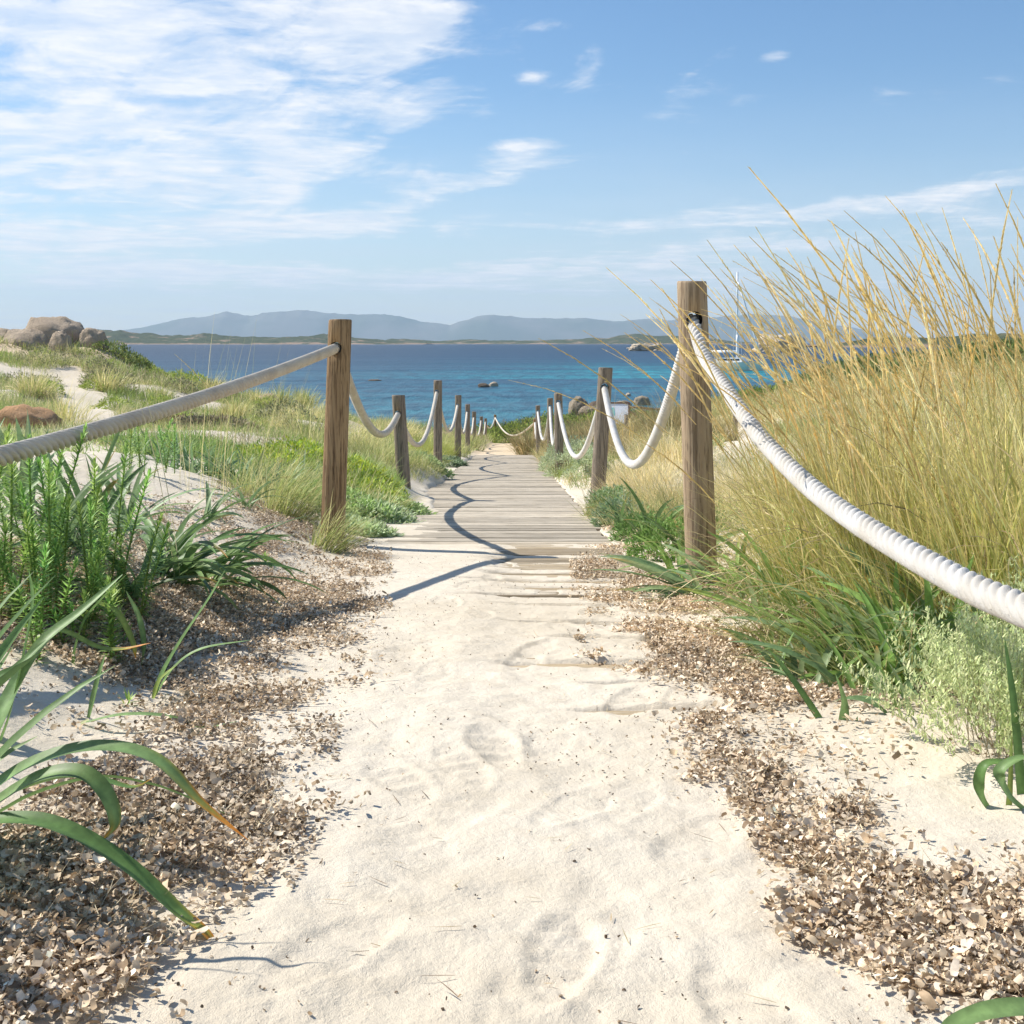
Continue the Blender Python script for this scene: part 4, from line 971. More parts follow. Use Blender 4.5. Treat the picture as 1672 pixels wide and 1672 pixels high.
build('strap_leaf_plant', [
    hand_leaf([(250, 1140), (268, 1095), (300, 1040), (340, 980), (368, 930)], .015, (2.6, 2.7), c0=LG, roll=.4),
    hand_leaf([(252, 1140), (285, 1090), (330, 1060), (410, 1045)], .014, 2.6, c0=LG2, roll=.2),
    hand_leaf([(250, 1142), (262, 1110), (290, 1085)], .012, 2.58, c0=LY)], G(252, 2.6), M['leaf'], 'strap leaf plant alone in the left leaf litter, leaves fanning right', 'plant', SGL)
build('strap_leaf_plant', [
    hand_leaf([(140, 1180), (200, 1168), (270, 1170), (330, 1188), (388, 1178)], .014, (2.35, 2.35), c0=LG2, roll=.3),
    hand_leaf([(145, 1172), (160, 1110), (172, 1068)], .012, 2.4, c0=LG2), hand_leaf([(145, 1176), (100, 1195), (60, 1190)], .011, 2.36, c0=(.25, .27, .1))], G(142, 2.38), M['leaf'], 'strap leaf plant with one long leaf lying across the left litter', 'plant', SGL)
# dense clump
strap_plant(G(262, 3.65), 34, .44, .022, 'dense clump of dark strap leaves arching right over the sand', SGL, (.35, 1.25), None, 0.1, 10, (.5, 1.7), .12, .9, .07)
strap_plant(G(335, 3.9), 18, .36, .019, 'right part of the dark strap leaf clump, yellow tipped', SGL, (.45, 1.3), None, 0.0, 10, (.5, 1.5), .35, .7, .05)
strap_plant(G(150, 3.9), 18, .48, .024, 'upright strap leaf clump behind the spurge stems', SGL, (.05, .8), None, None, 9, (.3, 1.2), .1)
strap_plant(G(40, 4.3), 16, .50, .026, 'strap leaf clump rising beside the rope at the left edge', SGL, (.05, .7), BLUE, None, 9, (.2, 1.0), .1)
strap_plant(G(-60, 3.4), 14, .5, .026, 'strap leaf clump just outside the left edge', SGL, (.1, .9), None, None, 9, (.3, 1.2), .1)
strap_plant(G(200, 4.6), 14, .38, .02, 'strap leaf clump under the near rope on the left bank', SGL, (.1, .9), BLUE)
strap_plant(G(-190, 1.66), 10, .42, .02, 'strap leaf plant standing outside the bottom left edge', SGL, (.05, .55), None, 0.2, 9, (.2, .8), .1, 1.0)
strap_plant(G(-240, 1.42), 11, .42, .02, 'strap leaf plant outside the bottom left corner', SGL, (.05, .6), None, 0.2, 9, (.2, .8), .1, 1.0)
strap_plant(G(90, 3.7), 20, .46, .024, 'broad strap leaf clump among the spurge stems', SGL, (.05, .9), BLUE, None, 9, (.3, 1.2), .15)
strap_plant(G(215, 3.3), 14, .36, .02, 'strap leaf clump in front of the dense dark one', SGL, (.2, 1.1), None, None, 9, (.4, 1.4), .2)
strap_plant(G(400, 6.2), 10, .30, .018, 'strap leaf plant on the sand crest left of the brown post', SGL, (.2, 1.0), BLUE)
strap_plant(G(280, 4.4), 12, .34, .02, 'strap leaf plant behind the dense clump on bare sand', SGL, (.2, 1.0), BLUE)
strap_plant(G(340, 5.4), 8, .32, .018, 'strap leaf plant on the crest of the bare sand bank', SGL, (.2, 1.0), BLUE)
for i, (px, yd, lb) in enumerate([(300, 8.0, 'strap leaf patch below the rope, left one'), (345, 7.8, 'strap leaf patch below the rope, left of its middle'), (385, 8.2, 'strap leaf patch below the rope, right of its middle'),
                         (425, 7.7, 'strap leaf patch left of the brown post'), (460, 8.3, 'strap leaf patch close to the brown post'), (250, 8.6, 'strap leaf patch farthest left under the rope'), (490, 8.9, 'strap leaf patch just behind the brown post')]):
    strap_plant(G(px, yd), 46, .26, .019, lb, SGL, (.05, 1.0), BLUE + [(.10, .19, .06)], None, 6, (.2, 1.3), .08, 1.2, .22)

# spurge: upright stems clad in short leaves
def spurge(c, stems, label, group, hh=.38, r=.10, leafL=.032, red=True, lean=.18):
    pr = []
    stems = max(1, int(stems * .62)) if stems > 2 else stems
    for s in range(stems):
        d = disc(1, r)[0]; b = np.array([c[0] + d[0], c[1] + d[1], 0]); b[2] = float(gz(b[0], b[1], False)) - .01
        h = hh * rng.uniform(.55, 1.12); a0 = rng.uniform(0, 6.3); ln = abs(rng.normal(0, lean)) + .3 * np.hypot(*d) / r * lean; a0 = math.atan2(d[1], d[0]) if rng.random() < .6 else a0
        V, Q, cc = blades(b[None], a0, ln, rng.uniform(-.15, .35), h, .006, 8, [(.24, .28, .08)], [(.16, .30, .06)], taper=9)
        P = V.reshape(9, 2, 3).mean(1); pr.append((V, Q, cc))
        V2, Q2, c2 = blades(b[None], a0 + math.pi / 2, 0.0, 0, h, .006, 8, [(.24, .28, .08)], [(.16, .30, .06)], taper=9)
        side = np.array([-math.sin(a0), math.cos(a0), 0]); V2 = np.stack([P + np.array([0, 0, .003]) - np.cross(np.gradient(P, axis=0) / (h / 8), side) * .003, P + np.cross(np.gradient(P, axis=0) / (h / 8), side) * .003], 1).reshape(-1, 3)
        pr.append((V2, Q2, c2))
        k = int(h / .0021); s_ = np.linspace(.12, 1, k); idx = s_ * 8; i0 = np.minimum(idx.astype(int), 7); u = (idx - i0)[:, None]
        pos = P[i0] * (1 - u) + P[i0 + 1] * u; dr = P[i0 + 1] - P[i0]; dr /= np.linalg.norm(dr, axis=1)[:, None]
        ga = np.arange(k) * 2.39996; e1 = np.array([1, 0, 0]) - dr * dr[:, :1]; e1 /= np.linalg.norm(e1, axis=1)[:, None]; e2 = np.cross(dr, e1)
        rad = e1 * np.cos(ga)[:, None] + e2 * np.sin(ga)[:, None]
        op = np.interp(s_, [0, .8, 1], [1.5, 1.25, .3]) + rng.normal(0, .12, k)
        dd = dr * np.cos(op)[:, None] + rad * np.sin(op)[:, None]
        L = leafL * np.interp(s_, [0, .2, .85, 1], [.6, 1, 1, .55]) * rng.uniform(.85, 1.15, k)
        cb = pal([(.26, .42, .09), (.34, .52, .13), (.19, .33, .08)], k, .12)
        if red:
            m2 = (s_ < .2) & (rng.uniform(0, 1, k) < .45); cb[m2] = np.array([.55, .20, .05])
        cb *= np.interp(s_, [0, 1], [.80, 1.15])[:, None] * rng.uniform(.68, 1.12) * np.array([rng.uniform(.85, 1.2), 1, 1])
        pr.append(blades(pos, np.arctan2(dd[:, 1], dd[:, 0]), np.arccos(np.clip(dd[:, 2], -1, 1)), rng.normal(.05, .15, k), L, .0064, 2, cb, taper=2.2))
    return build('spurge_plant', pr, c, M['leaf'], label, 'plant', group)
SPG = 'spurge plants on the left bank'
for px, yd, ns, h, lb in [(20, 3.1, 10, .46, 'tall bright spurge plant at the left edge under the rope end'), (75, 2.95, 9, .40, 'bright spurge plant second from the left edge'), (110, 3.05, 10, .44, 'bushy spurge plant in the middle of the group, orange stem bases'),
                          (150, 3.15, 9, .44, 'spurge plant right of the bushy middle one'), (205, 3.2, 7, .36, 'spurge plant at the right of the front group'), (135, 2.85, 6, .22, 'low spurge plant in front of the group'),
                          (185, 2.8, 5, .26, 'low spurge plant leaning right over the leaf litter'), (-25, 2.9, 8, .40, 'spurge plant cut by the left edge'), (48, 3.3, 9, .46, 'tall spurge plant between the two leftmost ones'), (92, 3.35, 9, .46, 'tall spurge plant at the back of the group'), (130, 3.4, 8, .44, 'spurge plant behind the bushy middle one'), (175, 3.0, 8, .34, 'mid height spurge plant at the front right of the group'), (60, 2.7, 6, .26, 'low reddish based spurge plant at the front left'), (230, 6.4, 7, .36, 'slender spurge stems behind the bare sand, left ones'), (285, 6.9, 6, .30, 'slender spurge stems behind the bare sand, right ones'), (210, 5.6, 5, .36, 'pair of thin spurge stems standing under the rope'),
                          (195, 2.55, 1, .10, 'single short spurge shoot in the left litter'), (440, 4.7, 5, .10, 'creeping spurge sprig on the left litter slope')]:
    spurge(G(px, yd), ns, lb, SPG, h, (.05 if h < .3 else .085) if ns > 5 else .008, red=px < 150)

# marram tufts round the left post and along the path
TUG = 'grass tufts along the path'
STRAW = [(.58, .50, .23), (.46, .42, .16), (.33, .36, .11), (.66, .58, .30)]
OLV = [(.28, .32, .10), (.38, .38, .14), (.20, .25, .07), (.52, .48, .22)]
def tuft(px, yd, n, h, r, cols, label, lean=(0, 0), wd=.004, spread=.6, bend=.9, seg=5, group=TUG, p=None):
    c = G(px, yd); build('grass_tuft', [tuft_parts(c, n, h, r, pal(cols, n, .18, p), spread, lean, wd, bend, seg)], c, M['grass'], label, 'grass tuft', group)
tuft(468, 6.5, 420, .42, .13, OLV, 'olive grass tuft leaning right toward the brown post', (.45, 0), .004, .4, .6)
tuft(530, 5.72, 240, .30, .07, OLV, 'grass tuft in front of the brown post foot', (.5, -.05), .0042, .35, .5)
tuft(415, 6.9, 300, .36, .14, OLV, 'wide grass tuft left of the leaning one', (.25, 0), .004)
tuft(1245, 4.95, 110, .55, .12, STRAW, 'fine straw grass tuft right behind the tall post, blades crossing it', (-.55, -.1), .0028, .5, .8, 7)
tuft(1250, 4.0, 130, .44, .10, OLV, 'fine grass tuft at the right foot of the tall post', (-.35, -.1), .003, .55, .8, 7)
tuft(1320, 3.3, 190, .42, .13, OLV, 'olive grass tuft before the golden tussocks', (-.35, -.1), .003, .55, .8, 7)
tuft(1440, 2.95, 170, .44, .12, OLV, 'olive grass tuft reaching over the litter below the rope', (-.45, -.1), .003, .5, .8, 7)
tuft(1540, 3.4, 200, .50, .16, OLV, 'olive grass tuft behind the strap leaves under the rope', (-.2, -.1), .003, .5, .8, 7)
tuft(1640, 3.0, 200, .50, .16, OLV, 'olive grass tuft by the right edge under the rope', (-.2, -.1), .003, .5, .8, 7)
PALE = [(.72, .60, .32), (.62, .50, .25), (.50, .44, .18), (.78, .68, .42)]
MIDR = [(1040, 9.2, 1400, .58, .30, 'pale yellow grass tussock right of the second right post'), (1085, 8.6, 1300, .60, .30, 'pale yellow grass tussock under the hanging white rope'), (1025, 11.5, 1200, .6, .35, 'straw grass tussock farther behind the hanging rope'),
        (1075, 13, 1400, .8, .42, 'dense straw grass tussock left of the tall right post'), (1000, 8.4, 1100, .40, .25, 'green-yellow grass tussock at the deck edge by the second post'), (1110, 7.0, 1100, .55, .25, 'yellow-green grass tussock close behind the tall post'),
        (1035, 7.6, 1100, .42, .28, 'fine yellow-green grass tussock between strap leaves and rope'), (1190, 9.5, 900, .6, .32, 'straw grass tussock just right of the tall post'), (1230, 8.0, 1000, .7, .32, 'straw grass tussock in the gap before the golden clump'),
        (950, 18, 900, .55, .4, 'brown grass tussock behind the third right post'), (975, 20, 900, 1.0, .5, 'tall brown grass tussock between the right posts'), (945, 24, 700, .8, .5, 'brown grass tussock near the last boards'),
        (865, 29, 500, .75, .35, 'brown grass tussock at the right corner of the deck end'), (1090, 26, 900, 1.0, .7, 'olive brown bushy grass below the sign'), (1150, 22, 800, .7, .6, 'olive grass tussock left of the sand patch'), (1020, 27, 700, .7, .6, 'straw grass tussock below the sign')]
for px, yd, n, h, r, lb in MIDR:
    if yd < 14: h *= .62; n = int(n * .55); px += 14 if px < 1120 else 0
    cl = PALE if yd < 14 and 'yellow-green' not in lb and 'green-yellow' not in lb else (OLV + PALE[:2] if yd < 14 else [(.34, .25, .12), (.26, .21, .09), (.40, .33, .16), (.2, .19, .08)])
    tuft(px, yd, n, h, r, cl, lb, (-.1, 0), max(.0045, yd * .0005), .5, .7, 4, 'grass tussocks behind the right posts')
# feathery seed heads standing in the pale grass below the sign
pr = culms(G(1010, 13.5), 14, .55, .30, -.1, True, .7); build('grass_tussock', pr, G(1010, 13.5), M['grass'], 'thin pale plumed stalks standing in front of the sign', 'grass tussock', 'grass tussocks behind the right posts')
MIDL = [(620, 13, 700, .35, .4, OLV, 'olive grass tuft behind the second left post'), (690, 13.5, 300, .22, .2, OLV, 'small grass tuft by the deck left of the third post'), (590, 16, 900, .5, .5, STRAW, 'straw grass tuft on the low dune beside the brown post'),
        (655, 18, 900, .5, .5, [(.34, .36, .08), (.26, .3, .07), (.42, .4, .12)], 'yellow-green grass tuft behind the sagging rope'), (700, 22, 700, .5, .5, [(.34, .36, .08), (.26, .3, .07)], 'yellow-green grass tuft near the third left post'),
        (735, 24, 500, .35, .4, OLV, 'low grass tuft by the fourth left post'), (760, 33, 500, .5, .5, OLV, 'grass tuft beyond the deck left of the sand'), (640, 26, 700, .6, .7, STRAW, 'straw grass tuft on the far low dune'), (570, 22, 600, .5, .6, STRAW, 'straw grass tuft against the water left of the brown post'),
        (690, 32, 600, .5, .8, OLV, 'farthest olive grass tuft on the low left dune'), (740, 40, 600, .5, .9, OLV, 'grass mound left of the far posts'), (490, 25, 700, .7, .6, STRAW, 'feathery straw grass on the dune crest near the round boulder'), (370, 6.2, 60, .9, .25, STRAW, 'few thin tall dry stalks left of the rope')]
for px, yd, n, h, r, cl, lb in MIDL:
    tuft(px, yd, n, h, r, cl, lb, (.1, 0), max(.003, yd * .0004), .45 if n > 100 else .12, .7 if n > 100 else .2, 4)
for px, yd, n, h, r_, cl, lb in [(585, 8.4, 160, .34, .28, STRAW, 'loose straw grass among the leafy plants right of the brown post'), (615, 8.6, 120, .28, .22, OLV, 'loose olive grass before the short second left post'), (470, 8.6, 200, .36, .3, STRAW, 'loose straw grass among the yellow-green plants'),
                              (430, 8.3, 160, .30, .3, OLV, 'loose olive grass left of the yellow-green plants'), (565, 9.6, 160, .36, .3, OLV, 'loose olive grass behind the brown post')]:
    tuft(px, yd, n, h, r_, cl, lb, (.15, 0), .0045, .5, .8, 5)
# thin dry stalks at far left
for px, yd, lb in [(160, 4.2, 'two thin arching dry stalks above the orange boulder'), (290, 3.6, 'single dark upright stalk crossing the rope'), (410, 9.0, 'straight pale seed stalk standing against the sea')]:
    c = G(px, yd); n = 3 if yd < 5 else 1
    b = np.tile(c, (n, 1)); b[:, :2] += disc(n, .04); hgt = .72 if yd < 5 else 1.0
    build('dry_stalk', [blades(b, math.pi + rng.normal(0, .3, n), .12, .25, hgt * rng.uniform(.85, 1.1, n), .004, 8, pal([(.45, .4, .24)], n, .1), taper=5)] + (culms(c, 1, 1.05, .01, -.02, True, .98) if n == 1 else []), c, M['grass'], lb, 'stalk', None)

# ------------------------------------------------------------------ bushes
def bush(c, rx, ry, h, n, cols, label, group, leaf=.05, lump=.35, cat='bush', name='bush', stems=8, sky=1.0):
    """a low bush: branches and many small leaves in clumps"""
    seed = rng.integers(1000)
    u = rng.uniform(0, 1, n); ph = rng.uniform(0, 2 * math.pi, n); ct = rng.uniform(-.05, 1, n) ** 1.0; ct = np.clip(ct, 0, 1); stt = np.sqrt(1 - ct ** 2)
    d = np.stack([stt * np.cos(ph), stt * np.sin(ph), ct], 1)
    lum = fbm(ph * 1.3 + seed, ct * 3.0 + seed, 4, int(seed)) * lump
    rr = (1 + lum) * rng.uniform(.55, 1.03, n) ** .45
    pos = d * rr[:, None] * np.array([rx, ry, h])
    clump = fbm(pos[:, 0] * 3 / max(rx, .3) + 3, pos[:, 2] * 4 / max(h, .2) + pos[:, 1] * 3 / max(ry, .3), 3, int(seed) + 5)
    keep = clump > -.45; pos, d, clump = pos[keep], d[keep], clump[keep]; n = len(pos)
    c = np.asarray(c, float); wp = pos + c; wp[:, 2] = gz(wp[:, 0], wp[:, 1], False) + np.maximum(pos[:, 2], .01)
    dd = d + rng.normal(0, .55, (n, 3)); dd[:, 2] += .3; dd /= np.linalg.norm(dd, axis=1)[:, None]
    cl = pal(cols, n, .16) * (1 + .25 * clump[:, None])
    pr = [blades(wp, np.arctan2(dd[:, 1], dd[:, 0]), np.arccos(np.clip(dd[:, 2], -1, 1)), rng.normal(.3, .3, n), leaf * rng.uniform(.6, 1.4, n), leaf * .42, 2, cl, taper=2.0, twist=1.0)]
    b = np.tile(c, (stems, 1)); b[:, :2] += disc(stems, rx * .25); b[:, 2] = gz(b[:, 0], b[:, 1], False) - .02
    pr.append(blades(b, rng.uniform(0, 6.3, stems), rng.uniform(.2, 1.1, stems), .2, h * .8, max(.008, leaf * .2), 4, [(.20, .15, .10)], taper=4))
    return build(name, pr, c, M['bush'], label, cat, group)
DG = [(.12, .17, .045), (.16, .21, .055), (.08, .12, .035), (.22, .24, .07)]
BG = [(.24, .31, .05), (.31, .38, .07), (.17, .24, .05), (.36, .40, .10)]
br = random.Random(3)
# scrub mound behind the end of the path
LM_M = [(808, 700, 'lone far post'), (872, 710, 'last right post'), (948, 656, 'egg shaped boulder'), (1003, 674, 'sign'), (830, 720, 'path end'), (911, 650, 'third right post'), (975, 640, 'second right post'), (1050, 668, 'shallow water boulder')]
lab = 'low green scrub bush'; grp = 'bushes of the scrub mound behind the path'
for i in range(22):
    px = 800 + 265 * (i / 21) + br.uniform(-6, 6); yd = 56 + br.uniform(-3, 4); top = np.interp(px, [800, 850, 930, 980, 1060], [690, 680, 668, 665, 668]) + br.uniform(0, 12)
    c = G(px, yd); ht = max(.5, (E - (top - HY) * yd / F) - c[2])
    bush(c, br.uniform(.8, 1.3), br.uniform(.8, 1.2), ht, 1500, DG[:3] + BG[:2], near_label(lab, px, top, LM_M), grp, .11)
for i in range(14):
    px = 800 + 270 * (i / 13) + br.uniform(-6, 6); yd = 47 + br.uniform(-2, 3)
    if px < 868 and yd < 53: yd = 57
    c = G(px, yd); bush(c, br.uniform(.7, 1.1), .8, br.uniform(.5, .9), 1200, DG + [(.20, .13, .08)], near_label('low dark front row bush', px, 705, LM_M), grp, .10)
# bushes left of the far path end
for i in range(8):
    px = 690 + 95 * (i / 7); yd = 52 + br.uniform(-3, 4); c = G(px, yd)
    bush(c, 1.0, .9, br.uniform(.35, .6), 900, BG + DG[:2], near_label('low bush on the far left dune', px, 700, [(748, 690, 'fourth left post'), (714, 690, 'third left post'), (785, 700, 'farthest left posts'), (657, 690, 'second left post'), (763, 700, 'fifth left post')]), 'bushes left of the far posts', .10)
# right headland
RH = [(1180, 667, 52), (1215, 655, 50), (1240, 652, 49), (1262, 640, 52), (1290, 622, 53), (1320, 605, 54), (1350, 592, 54), (1385, 588, 53), (1420, 582, 53), (1460, 578, 52), (1500, 576, 51), (1540, 572, 50), (1580, 566, 50), (1620, 560, 49), (1665, 556, 48),
      (1200, 672, 44), (1240, 668, 44), (1280, 652, 45), (1320, 634, 46), (1365, 622, 46), (1410, 615, 45), (1460, 610, 44), (1510, 605, 43), (1560, 600, 42), (1610, 594, 41), (1660, 590, 40), (1140, 672, 46), (1160, 668, 50), (1700, 550, 46)]
for i, (px, tp, yd) in enumerate(RH):
    c = G(px, yd); ht = max(.6, (E - (tp - HY) * yd / F) - c[2])
    bush(c, 1.5, 1.3, ht, 2600, (DG if px > 1250 else BG[:3] + DG), near_label('dark headland bush behind the grass,' if px > 1250 else 'green bush', px, tp, [(1140, 640, 'tall right post'), (1203, 590, 'yacht'), (1278, 560, 'large islet'), (1200, 664, 'rail fence'), (1672, 560, 'right picture edge'), (1530, 548, 'brown rocky shore'), (1400, 600, 'golden tussocks')]), 'scrub bushes on the right headland', .12)
# bushes on the left dune crest
for px, tp, yd, cl in [(215, 572, 33, DG), (235, 585, 33, DG), (252, 600, 33.5, DG), (185, 570, 32, DG), (272, 612, 32, BG), (300, 622, 31, BG), (325, 630, 30.5, BG)]:
    c = G(px, yd); ht = max(.35, (E - (tp - HY) * yd / F) - c[2]); bush(c, .65, .7, ht, 1300, cl, near_label('dark bush' if cl is DG else 'bright green bush', px, tp, [(152, 550, 'small dune boulder'), (250, 600, 'dune edge'), (437, 650, 'round boulder'), (86, 540, 'biggest dune boulder'), (360, 610, 'straight seed stalk')]), 'bushes on the left dune', .07)
for px, yd, rx, h, cl, lb in [(430, 19, .8, .35, [(.16, .13, .08), (.12, .13, .05), (.22, .2, .1)], 'brownish green cushion on the low dune left of the post'), (475, 22, .8, .4, [(.12, .15, .06), (.2, .19, .09)], 'dull green cushion beside the round boulder'),
                      (390, 16, .7, .25, BG, 'bright green mat below the round boulder'), (330, 15, .7, .22, BG, 'bright green mat on the low dune above the rope'), (500, 17, .6, .3, OLV, 'olive cushion left of the brown post, above the sand'), (270, 13, .5, .16, [(.2, .15, .08), (.15, .15, .06)], 'brownish mat behind the rope'), (360, 12, .45, .12, [(.25, .2, .12), (.15, .15, .08)], 'dry brown mat just above the rope')]:
    bush(G(px, yd), rx, rx * .8, h, 2600, cl, lb, 'low cushions on the left dune', .05)
SANDP0 = [(80, 603), (126, 598), (150, 622), (178, 655), (192, 690), (120, 700), (98, 660)]
# many small cushions and tufts scattered over the left dune
for i in range(60):
    px, py_ = br.uniform(-60, 560), br.uniform(585, 705); yd = br.uniform(12.5, 31)
    c = G(px, yd); a_, b_ = proj(*c)
    if inpoly(np.array([a_]), np.array([b_ - 6]), SANDP0)[0] or b_ > 735: continue
    kind = br.random(); nl = lambda base: near_label(base, a_, b_, [(86, 550, 'biggest dune boulder'), (38, 680, 'orange boulder'), (135, 640, 'sand patch'), (437, 650, 'round boulder'), (545, 640, 'brown post'), (300, 650, 'near rope'), (230, 590, 'dune edge bushes'), (152, 550, 'small dune boulder')])
    if kind < .35: bush(c, br.uniform(.25, .7), br.uniform(.25, .6), br.uniform(.15, .4), 900, [(.16, .15, .09), (.20, .22, .09), (.12, .14, .06), (.30, .26, .17)], nl('dull brownish cushion'), 'scattered cushions on the left dune', .05)
    elif kind < .6: bush(c, br.uniform(.25, .6), br.uniform(.25, .6), br.uniform(.12, .3), 900, BG, nl('fresh green cushion'), 'scattered cushions on the left dune', .05)
    else:
        n = 260; h = br.uniform(.3, .6); build('grass_tuft', [tuft_parts(c, n, h, .25, pal([STRAW, OLV][kind > .8], n, .2), .5, (.1, 0), max(.005, yd * .0005), .7, 4)], c, M['grass'], nl('straw grass tuft' if kind > .8 else 'olive grass tuft'), 'grass tuft', 'scattered grass tufts on the left dune')
# yellow-green spurge mat round the brown post, leafy grey-green plants at its foot
YG = [(.36, .44, .035), (.44, .48, .045), (.27, .37, .05), (.22, .33, .065)]
for px, yd, rx, h, cl, lb in [(455, 9.4, .30, .24, YG, 'bright yellow-green leafy plant left of the brown post'), (500, 9.9, .32, .26, YG, 'bright yellow-green leafy plant touching the brown post'), (590, 9.6, .30, .30, YG, 'bright yellow-green leafy plant right of the brown post'), (612, 9.2, .24, .22, YG, 'yellow-green leafy plant before the second left post'),
                      (575, 7.9, .30, .22, [(.24, .36, .09), (.30, .42, .13), (.38, .46, .24)], 'green leafy plant right of the brown post foot'), (610, 7.9, .24, .18, [(.38, .46, .26), (.28, .38, .15), (.46, .52, .32)], 'grey-green leafy plant spilling onto the sand'), (640, 8.7, .24, .17, [(.36, .45, .22), (.26, .36, .12)], 'grey-green leafy plant before the second post'),
                      (585, 6.9, .20, .13, [(.42, .50, .30), (.32, .40, .18)], 'pale leafy plant at the edge of the path by the brown post'), (500, 7.4, .26, .22, [(.26, .35, .11), (.34, .42, .16)], 'green leafy plant behind the leaning grass'), (540, 8.0, .26, .24, [(.24, .36, .09)], 'green leafy plant behind the brown post'),
                      (693, 14.6, .28, .2, [(.32, .40, .18), (.26, .34, .13)], 'small leafy plant by the foot of the third left post'), (725, 20.0, .3, .24, [(.18, .24, .13)], 'small grey-green plant by the fourth left post')]:
    bush(G(px, yd), rx * 1.12, rx * 1.0, h * .62, 2000, cl, lb, 'leafy plants round the left posts', .034 if yd < 12 else .05, cat='plant', name='leafy_plant')
HG = [(.42, .48, .28), (.34, .41, .22), (.50, .55, .36)]
for px, yd, rx, h, cl, lb, n, lf in [(935, 15.5, .34, .42, HG, 'silvery cushion plant behind the third right post', 4200, .03), (915, 17.5, .36, .40, HG, 'silvery cushion plant farther along the deck', 3600, .034), (960, 13.2, .25, .26, HG, 'silvery cushion plant between the right posts', 3000, .03),
                      (1000, 8.5, .20, .22, [(.18, .28, .10), (.24, .34, .14), (.30, .38, .22)], 'fresh green leafy plant at the foot of the second right post', 2600, .026), (1012, 7.6, .18, .18, [(.26, .34, .22), (.20, .30, .14)], 'blue-green leafy plant at the deck corner', 2400, .026),
                      (1095, 5.7, .22, .18, [(.13, .24, .05), (.18, .30, .07)], 'bright green leafy plant left of the tall post foot', 2400, .028), (1050, 6.6, .16, .15, [(.15, .25, .07)], 'low green leafy plant at the litter edge', 1800, .026)]:
    bush(G(px, yd), rx, rx, h, n, cl, lb, 'leafy plants right of the deck', lf, cat='plant', name='leafy_plant')

# silvery everlasting bush at the right edge: many fine upright twigs with tiny leaves
def twiggy(c, n, h, r, label, cols):
    d = disc(n, r * .45); b = np.zeros((n, 3)); b[:, :2] = np.asarray(c)[:2] + d; b[:, 2] = gz(b[:, 0], b[:, 1], False) - .01
    a = np.arctan2(d[:, 1], d[:, 0]) + rng.normal(0, .6, n); th = np.clip(np.abs(rng.normal(.55, .35, n)), 0, 1.35)
    L = h * rng.uniform(.6, 1.15, n); V, Q, cc = blades(b, a, th, rng.normal(-.2, .3, n), L, .0022, 6, pal([(.28, .22, .15), (.22, .18, .12)], n), pal([(.30, .34, .18)], n), taper=7, wav=.3)
    P = V.reshape(n, 7, 2, 3).mean(2); k = 60; s = rng.uniform(.42, 1, (n, k)) * 6; i = np.minimum(s.astype(int), 5); u = (s - i)[..., None]; ii = np.arange(n)[:, None]
    pos = (P[ii, i] * (1 - u) + P[ii, i + 1] * u).reshape(-1, 3); N = len(pos); pos += rng.normal(0, .005, (N, 3))
    lf = blades(pos, rng.uniform(0, 6.3, N), rng.uniform(.1, 1.3, N), 0.0, rng.uniform(.007, .015, N), .0046, 2, pal(cols, N, .14), taper=2)
    return build('everlasting_bush', [(V, Q, cc), lf], c, M['grass'], label, 'bush', 'silvery bushes at the right edge')
twiggy(G(1650, 2.2), 150, .26, .22, 'silvery grey-green everlasting bush on bare sand at the right edge', [(.50, .56, .28), (.42, .49, .22), (.60, .62, .34)])
twiggy(G(1610, 2.55), 70, .22, .18, 'smaller silvery everlasting bush behind, nearer the leaf litter', [(.48, .54, .27), (.40, .46, .21)])
twiggy(G(1720, 2.6), 120, .28, .25, 'silvery everlasting bush cut off by the right edge', [(.50, .56, .28), (.42, .48, .22)])

# ------------------------------------------------------------------ low plant cover of the dunes (uncountable)
SANDP = [[(80, 603), (126, 598), (150, 622), (178, 655), (192, 690), (120, 700), (98, 660)], [(425, 648), (480, 650), (560, 690), (600, 720), (560, 722), (480, 690), (430, 675)], [(220, 770), (300, 745), (420, 780), (440, 870), (420, 950), (300, 900), (200, 880)],
         [(1180, 700), (1250, 700), (1240, 735), (1180, 740)], [(560, 870), (700, 800), (980, 800), (1010, 900), (560, 930)], [(1060, 760), (1110, 740), (1110, 770)]]
def cover(n, yr, xr, polys, cols, h, wd, thr, label, seed, notp=SANDP, name='ground_cover', pw=.9, seg=3, spread=(.1, 1.1)):
    def dn(a, b): return sstep(fbm(a * .55, b * .40, 4, seed), thr - .12, thr + .15)
    ps = scatter(n, yr, xr, polys, dn, False, pw, notp); n = len(ps)
    k = fbm(ps[:, 0] * .7, ps[:, 1] * .5, 3, seed + 3); ci = np.clip(((k + 1) / 2 * len(cols) * 1.3 - .3 + rng.normal(0, .5, n)), 0, len(cols) - 1).astype(int)
    cl = np.array(cols)[ci] * (1 + rng.normal(0, .18, (n, 1)))
    hh = h * (1 + .6 * fbm(ps[:, 0] * 1.5, ps[:, 1] * 1.2, 3, seed + 8)) * rng.uniform(.5, 1.3, n) * np.clip(ps[:, 1] / yr[1] * 1.5, .35, 1)
    ps[:, 2] -= .01
    V, Q, cc = blades(ps, rng.uniform(0, 6.3, n), rng.uniform(*spread, n), rng.uniform(0, .9, n), hh, wd * np.clip(ps[:, 1] / yr[1] * 1.4, .3, 1), seg, np.clip(cl, .01, .8), taper=1.6, twist=.6)
    o = mesh_np(name, V, Q, M['grass'], cols=cc); tag(o, label, None, None, 'stuff'); return o
MIX = [(.16, .21, .055), (.21, .28, .065), (.30, .31, .11), (.46, .42, .21), (.17, .25, .05), (.27, .23, .13)]
